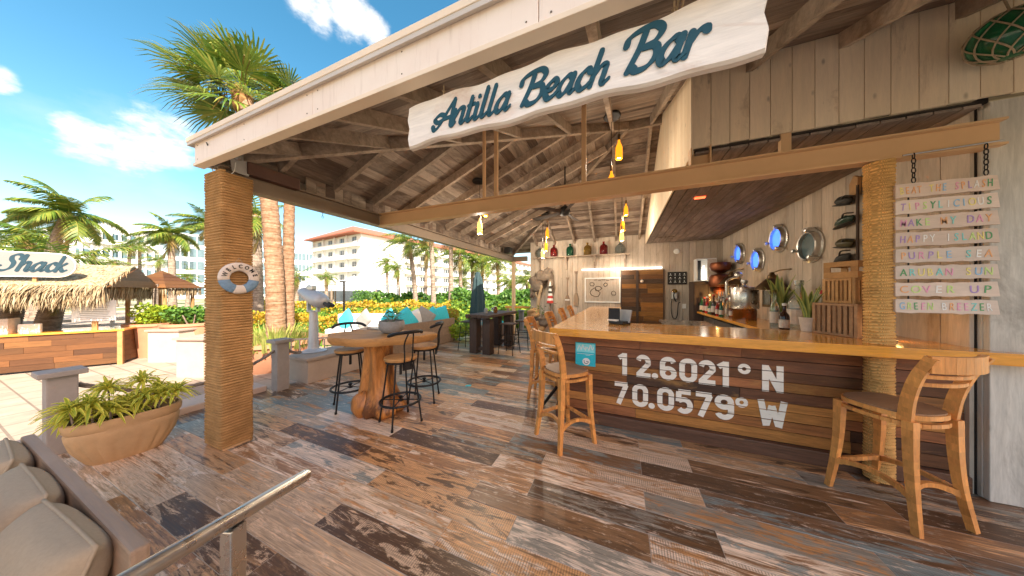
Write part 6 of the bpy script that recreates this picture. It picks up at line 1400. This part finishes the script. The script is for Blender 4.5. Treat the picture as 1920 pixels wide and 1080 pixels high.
for i in range(3600):
    s_ = rr.uniform(sA, sB); p = kp(s_, nf + rr.uniform(-.12, .04), ez + rr.uniform(-.02, .10)); straw(p, (NN * rr.uniform(.1, .5) - UP + D * rr.uniform(-.4, .4)).normalized(), rr.uniform(.28, .52), .011)
for i in range(500):
    n_ = rr.uniform(nb, nf); p = kp(sB + rr.uniform(-.05, .02), n_, ez + rr.uniform(-.02, .05)); straw(p - D * .03, (-D * .1 - UP + NN * rr.uniform(-.4, .4)).normalized(), rr.uniform(.2, .38), .011)
m.build('thatch_straw', MATS['thatch'], ks, kind='stuff')
for i in range(6):
    a, b = i / 6, (i + 1) / 6; zA, zB = ez + .03 + (rz_ - ez) * a, ez + .03 + (rz_ - ez) * b; half = lambda q: (nf + (nr - nf) * q, nb + (nr - nb) * q); (f0, g0), (f1, g1) = half(a), half(b)
    MB().prism([kp(sB + .03, f0 - .02, zA + .003), kp(sB + .03, g0 + .02, zA + .003), kp(sB + .03, g1 + .02, zB), kp(sB + .03, f1 - .02, zB)], D * .03).build('gable_plank', MATS['shack_plank'], ks)
pv = thing('wooden_pavilion', 'small brown plank-roofed pavilion right of the thatched kiosk', 'pavilion', (*UD(304, 8.6), G), R(35))
za, zt_, hw_ = zat(541, 8.6) - G, zat(509, 8.6) - G, .62
for sd_ in range(4):
    ang = sd_ * math.pi / 2
    for k in range(5):
        a, b = k / 5, (k + 1) / 5; ra, rb_ = hw_ * (1 - a) + .01, hw_ * (1 - b) + .012; z1, z2 = za + (zt_ - za) * a + .01, za + (zt_ - za) * b
        rot = Matrix.Rotation(ang, 3, 'Z'); MB().prism([rot @ Vector(q) for q in ((-ra, -ra, z1), (ra, -ra, z1), (rb_, -rb_, z2), (-rb_, -rb_, z2))], (0, 0, .02)).build('roof_plank', MATS['shack_plank'], pv)
for sx in (-1, 1):
    for sy in (-1, 1): m = MB(); m.tube([(sx * .45, sy * .45, 0), (sx * .45, sy * .45, za + .02)], .045, 8); m.build('post', MATS['crate_wood'], pv)
m = MB()
for i in range(420):
    ang = rr.randrange(4) * math.pi / 2; q = Matrix.Rotation(ang, 3, 'Z') @ Vector((rr.uniform(-.6, .6), -.58, za + rr.uniform(-.02, .02))); straw(q, Vector((rr.uniform(-.2, .2), rr.uniform(-.2, .2), -1)).normalized(), rr.uniform(.15, .3), .01)
m.build('straw_fringe', MATS['thatch'], pv, kind='stuff')
ks2 = thing('kiosk_sign', 'white surfboard-shaped sign reading Shack on the thatch', 'sign', kp(-1.56, .30, 2.12), krz)
out = [(1.0 + .27 * math.sin(R(a)) ** 1 if False else .80 + .24 * math.cos(R(a)), .27 * math.sin(R(a))) for a in range(-90, 91, 12)] + [(-1.5, .27), (-1.5, -.27)]
MB().prism([(x, 0, z) for x, z in out], (0, .05, 0)).build('board', MATS['sign_wood'], ks2)
MB().prism([(x * .985 + .0, -.003, z * .94) for x, z in out], (0, .004, 0)).build('face', MATS['kiosk_face'], ks2)
script_text(ks2, -.004, 'Shack', .14, -.14, .19, .07, .3, mat='kiosk_blue')
for x in (-1.0, .5): MB().box((x, .07, -.4), (.05, .04, .5)).build('support', MATS['crate_wood'], ks2)
mb = thing('menu_board', 'white hanging menu board under the thatch eave', 'board', kp(-.42, -.05, 1.06), krz)
MB().box((0, 0, 0), (.62, .02, .5)).build('panel', MATS['white_paint'], mb); m = MB()
for i in range(10): m.box((-.0, -.012, .2 - i * .044), (.5 * (0.7 + .3 * rr.random()), .004, .012))
m.build('print_lines', MATS['grey_cloth'], mb); MB().box((0, .02, -.36), (.08, .04, .24)).build('stand', MATS['crate_wood'], mb)
for s_, w, h, mt, lb_, nm in ((-1.75, .42, .34, 'ring_white', 'beige till box on the kiosk counter', 'till_box'), (-1.35, .28, .2, 'white_paint', 'white card stand on the kiosk counter', 'card_stand')):
    m = MB(); m.rbox((0, 0, h / 2), (w, .06 if h < .3 else .3, h), .01); m.box((0, .04, h * .3), (w * .5, .05, h * .5)); m.build(nm, MATS[mt], None, kp(s_, -.25, .588), (0, 0, krz), label=lb_, cat='box')
wf = thing('white_fence', 'white slatted fence behind the kiosk', 'fence', kp(-1.4, -3.2, G), krz)
for i in range(5): MB().box((0, 0, .25 + i * .17), (3.4, .03, .09)).build('slat', MATS['white_paint'], wf)
for x in (-1.6, 0, 1.6): MB().box((x, .03, .55), (.08, .05, 1.1)).build('post', MATS['white_paint'], wf)
for i, (s_, n_) in enumerate(((-2.9, -2.7), (-2.2, -2.5))):
    t = thing('coconut_palm', ('thick palm trunk behind the kiosk, left one', 'thick palm trunk behind the kiosk, right one')[i], 'palm tree', kp(s_, n_, G), 0, 'trunks behind the kiosk'); curve_trunk(t, [(0, 0, 0), (.05, .0, .8), (.1, .1, 1.6), (.2, .2, 2.6)], .24, .17, 'palm_bark', 12); coco_crown(t, (.2, .2, 2.6), 10, 1.6, 90 + i, leaflets=24)
# ------------------------------------------------------------------ hotels
def W(me_name, d):
    m = MB(); m.box((0, 0, 0), d); return m.mesh(me_name)
def facade(t, o, dr_, L_, floors, fh, bays, wall, balcony=True, win=(1.6, 1.7), rail='hotel_white', base=0.0, glass='window_glass'):
    """storeys of recessed windows behind balconies along one side; outward normal is to the right of dr_"""
    n_ = Vector((dr_.y, -dr_.x, 0)); rz = math.atan2(dr_.y, dr_.x); wm = W('window', (win[0], .12, win[1])); fm = W('window_bar', (.09, .05, win[1])); sm = W('balcony_slab', (L_, 1.0, .28)); rm = W('balcony_rail', (L_, .06, .7)); dm = W('divider', (.2, .5, fh - .28))
    for f_ in range(floors):
        z = base + f_ * fh
        if balcony:
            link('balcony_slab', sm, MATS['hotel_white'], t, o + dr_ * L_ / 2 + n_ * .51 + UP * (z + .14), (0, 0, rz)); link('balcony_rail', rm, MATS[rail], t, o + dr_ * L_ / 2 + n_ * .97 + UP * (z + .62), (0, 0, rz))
        for b_ in range(bays):
            x = L_ * (b_ + .5) / bays
            w_ = link('window', wm, MATS[glass], t, o + dr_ * x + n_ * .03 + UP * (z + .28 + win[1] / 2 + .25), (0, 0, rz))
            for q in (-.25, .25): link('window_bar', fm, MATS['hotel_white'], w_, (q * win[0], -.07, 0))
            if balcony: link('divider', dm, MATS['hotel_white'], t, o + dr_ * (L_ * b_ / bays) + n_ * .26 + UP * (z + .28 + (fh - .28) / 2), (0, 0, rz))
ht = thing('red_roof_hotel', 'white balconied hotel with red hipped roof in the middle', 'building')
K0 = Vector((*UD(677, 58), 0)); K1 = Vector((*UD(590, 68), 0)); dl = (K0 - K1); LL = dl.length; dl.normalize(); dr2 = Vector((-dl.y, dl.x, 0)); K2 = K0 + dr2 * 95
H0 = zat(430, 58) - .6
MB().prism([K1 + UP * G, K0 + UP * G, K0 + dr2 * 95 + UP * G, K1 + dr2 * 95 + UP * G], (0, 0, H0 - G)).build('wall', MATS['hotel_white'], ht)
o_ = .9
cor = [K1 - dl * o_ - dr2 * 2, K0 + dl * o_ - dr2 * 2, K0 + dl * o_ + dr2 * 95, K1 - dl * o_ + dr2 * 95]; midp = [(K0 + K1) / 2 + dr2 * 4, (K0 + K1) / 2 + dr2 * 92]
m = MB(); m.add([p + UP * H0 for p in cor] + [p + UP * (H0 + 3.4) for p in midp] + [p + UP * (H0 - .3) for p in cor], [(0, 1, 4), (1, 2, 5, 4), (2, 3, 5), (3, 0, 4, 5), (6, 7, 1, 0), (7, 8, 2, 1), (8, 9, 3, 2), (9, 6, 0, 3), (6, 9, 8, 7)]); m.build('roof', MATS['roof_tile'], ht)
fh = (H0 - .4) / 5
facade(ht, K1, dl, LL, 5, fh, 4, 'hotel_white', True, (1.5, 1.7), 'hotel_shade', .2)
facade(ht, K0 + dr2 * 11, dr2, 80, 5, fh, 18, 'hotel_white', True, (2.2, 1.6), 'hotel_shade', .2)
h2 = thing('curved_hotel', 'pale stepped hotel with long balconies at the far left', 'building'); A0 = Vector((*UD(150, 52), 0)); A1 = Vector((*UD(300, 62), 0)); d2 = (A1 - A0); L2 = d2.length; d2.normalize(); b2n = Vector((-d2.y, d2.x, 0)); H2 = zat(432, 57)
MB().prism([A0 + UP * G, A1 + UP * G, A1 + b2n * 14 + UP * G, A0 + b2n * 14 + UP * G], (0, 0, H2 - G)).build('wall', MATS['hotel_white'], h2)
facade(h2, A0, d2, L2, 4, H2 / 4, 9, 'hotel_white', True, (2.0, 1.9), 'hotel_white', .2, 'sea_glass')
MB().prism([A0 + d2 * 4 + UP * H2, A1 + UP * H2, A1 + b2n * 10 + UP * H2, A0 + d2 * 4 + b2n * 10 + UP * H2], (0, 0, 1.6)).build('penthouse', MATS['hotel_white'], h2)
h3 = thing('grid_hotel', 'white hotel block with a grid of dark windows beside the rope column', 'building'); B0 = Vector((*UD(322, 60), 0)); B1 = Vector((*UD(412, 66), 0)); d3 = (B1 - B0); L3 = d3.length; d3.normalize(); b3 = Vector((-d3.y, d3.x, 0)); H3 = zat(440, 63)
MB().prism([B0 + UP * G, B1 + UP * G, B1 + b3 * 14 + UP * G, B0 + b3 * 14 + UP * G], (0, 0, H3 - G)).build('wall', MATS['hotel_white'], h3); facade(h3, B0, d3, L3, 5, H3 / 5, 6, 'hotel_white', False, (2.6, 2.0), 'hotel_white', .0, 'sea_glass')
h4 = thing('window_grid_block', 'distant white block with window grid behind the twin palm trunks', 'building'); E0 = Vector((*UD(470, 75), 0)); E1 = Vector((*UD(604, 84), 0)); d4 = (E1 - E0); L4 = d4.length; d4.normalize(); b4 = Vector((-d4.y, d4.x, 0)); H4 = zat(468, 79)
MB().prism([E0 + UP * G, E1 + UP * G, E1 + b4 * 14 + UP * G, E0 + b4 * 14 + UP * G], (0, 0, H4 - G)).build('wall', MATS['hotel_white'], h4); facade(h4, E0, d4, L4, 4, H4 / 4, 9, 'hotel_white', False, (2.1, 2.1), 'hotel_white', .0, 'sea_glass')
# restaurant awning, pergola, white parasols
rs_ = thing('restaurant_awning', 'white peaked awnings over the open restaurant', 'awning'); 
for i, (u0, u1) in enumerate(((548, 625), (622, 705))):
    a, b = UD(u0, 27), UD(u1, 28); c_ = (a + b) / 2; z = zat(538, 27.5); zp = zat(514, 27.5); bk_ = UD((u0 + u1) / 2, 33) - UD((u0 + u1) / 2, 27.5); P = [Vector((*a, z)), Vector((*b, z)), Vector((*(b + bk_), z)), Vector((*(a + bk_), z))]; ap = Vector((*(c_ + bk_ * .5), zp))
    m = MB(); m.add(P + [ap] + [p - UP * .4 for p in P], [(0, 1, 4), (1, 2, 4), (2, 3, 4), (3, 0, 4), (0, 5, 6, 1), (1, 6, 7, 2), (2, 7, 8, 3), (3, 8, 5, 0)]); m.build('canopy', MATS['canvas_white'], rs_)
    for p in P: m = MB(); m.tube([Vector((p.x, p.y, G)), p - UP * .2], .07, 8); m.build('pole', MATS['brown_steel'], rs_)
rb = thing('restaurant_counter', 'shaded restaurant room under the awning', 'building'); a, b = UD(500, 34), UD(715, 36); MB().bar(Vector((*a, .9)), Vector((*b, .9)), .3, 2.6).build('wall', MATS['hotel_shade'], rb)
for i in range(7): p = a.lerp(b, (i + .5) / 7); q = UD(960, .3); MB().bar(Vector((*(p - (b - a).normalized() * 1.0), .9)) + Vector((SN, -CS, 0)) * .2, Vector((*(p + (b - a).normalized() * 1.0), .9)) + Vector((SN, -CS, 0)) * .2, .05, 1.6).build('opening', MATS['window_glass'], rb)
for i, u in enumerate((858, 880, 905, 925, 950, 975)):
    p = UD(u, 30 + (i % 3)); t = thing('white_parasol', 'open white beach parasol, %s from the left beyond the hedge' % ('first second third fourth fifth sixth'.split()[i]), 'parasol', (p.x, p.y, G), 0, 'white parasols in the hotel garden'); z = zat(536, 31) - G
    m = MB(); m.lathe([(1.15, z - .35), (1.2, z - .25), (.6, z + .05), (.04, z + .25)], 8); m.build('canopy', MATS['canvas_white'], t); m = MB(); m.tube([(0, 0, 0), (0, 0, z)], .035, 6); m.build('pole', MATS['white_paint'], t)
pg = thing('white_pergola', 'small white pergola frame before the hotel', 'pergola', (*UD(722, 24), G))
for x in (-.9, .9):
    for y in (-.6, .6): MB().box((x, y, 1.1), (.12, .12, 2.2)).build('post', MATS['white_paint'], pg)
for x in (-.9, 0, .9): MB().box((x, 0, 2.28), (.1, 1.9, .12)).build('beam', MATS['white_paint'], pg)
lp = thing('garden_light_post', 'dark slim garden light post before the spiky shrub', 'lamp post', (*UD(645, 12), G)); m = MB(); m.tube([(0, 0, 0), (0, 0, zat(528, 12) - G)], .045, 8); m.build('pole', MATS['black_iron'], lp); m = MB(); m.box((-.08, 0, zat(528, 12) - G), (.3, .1, .06)); m.build('head', MATS['black_iron'], lp)
print('planks', nplank, 'objects', len(bpy.data.objects))
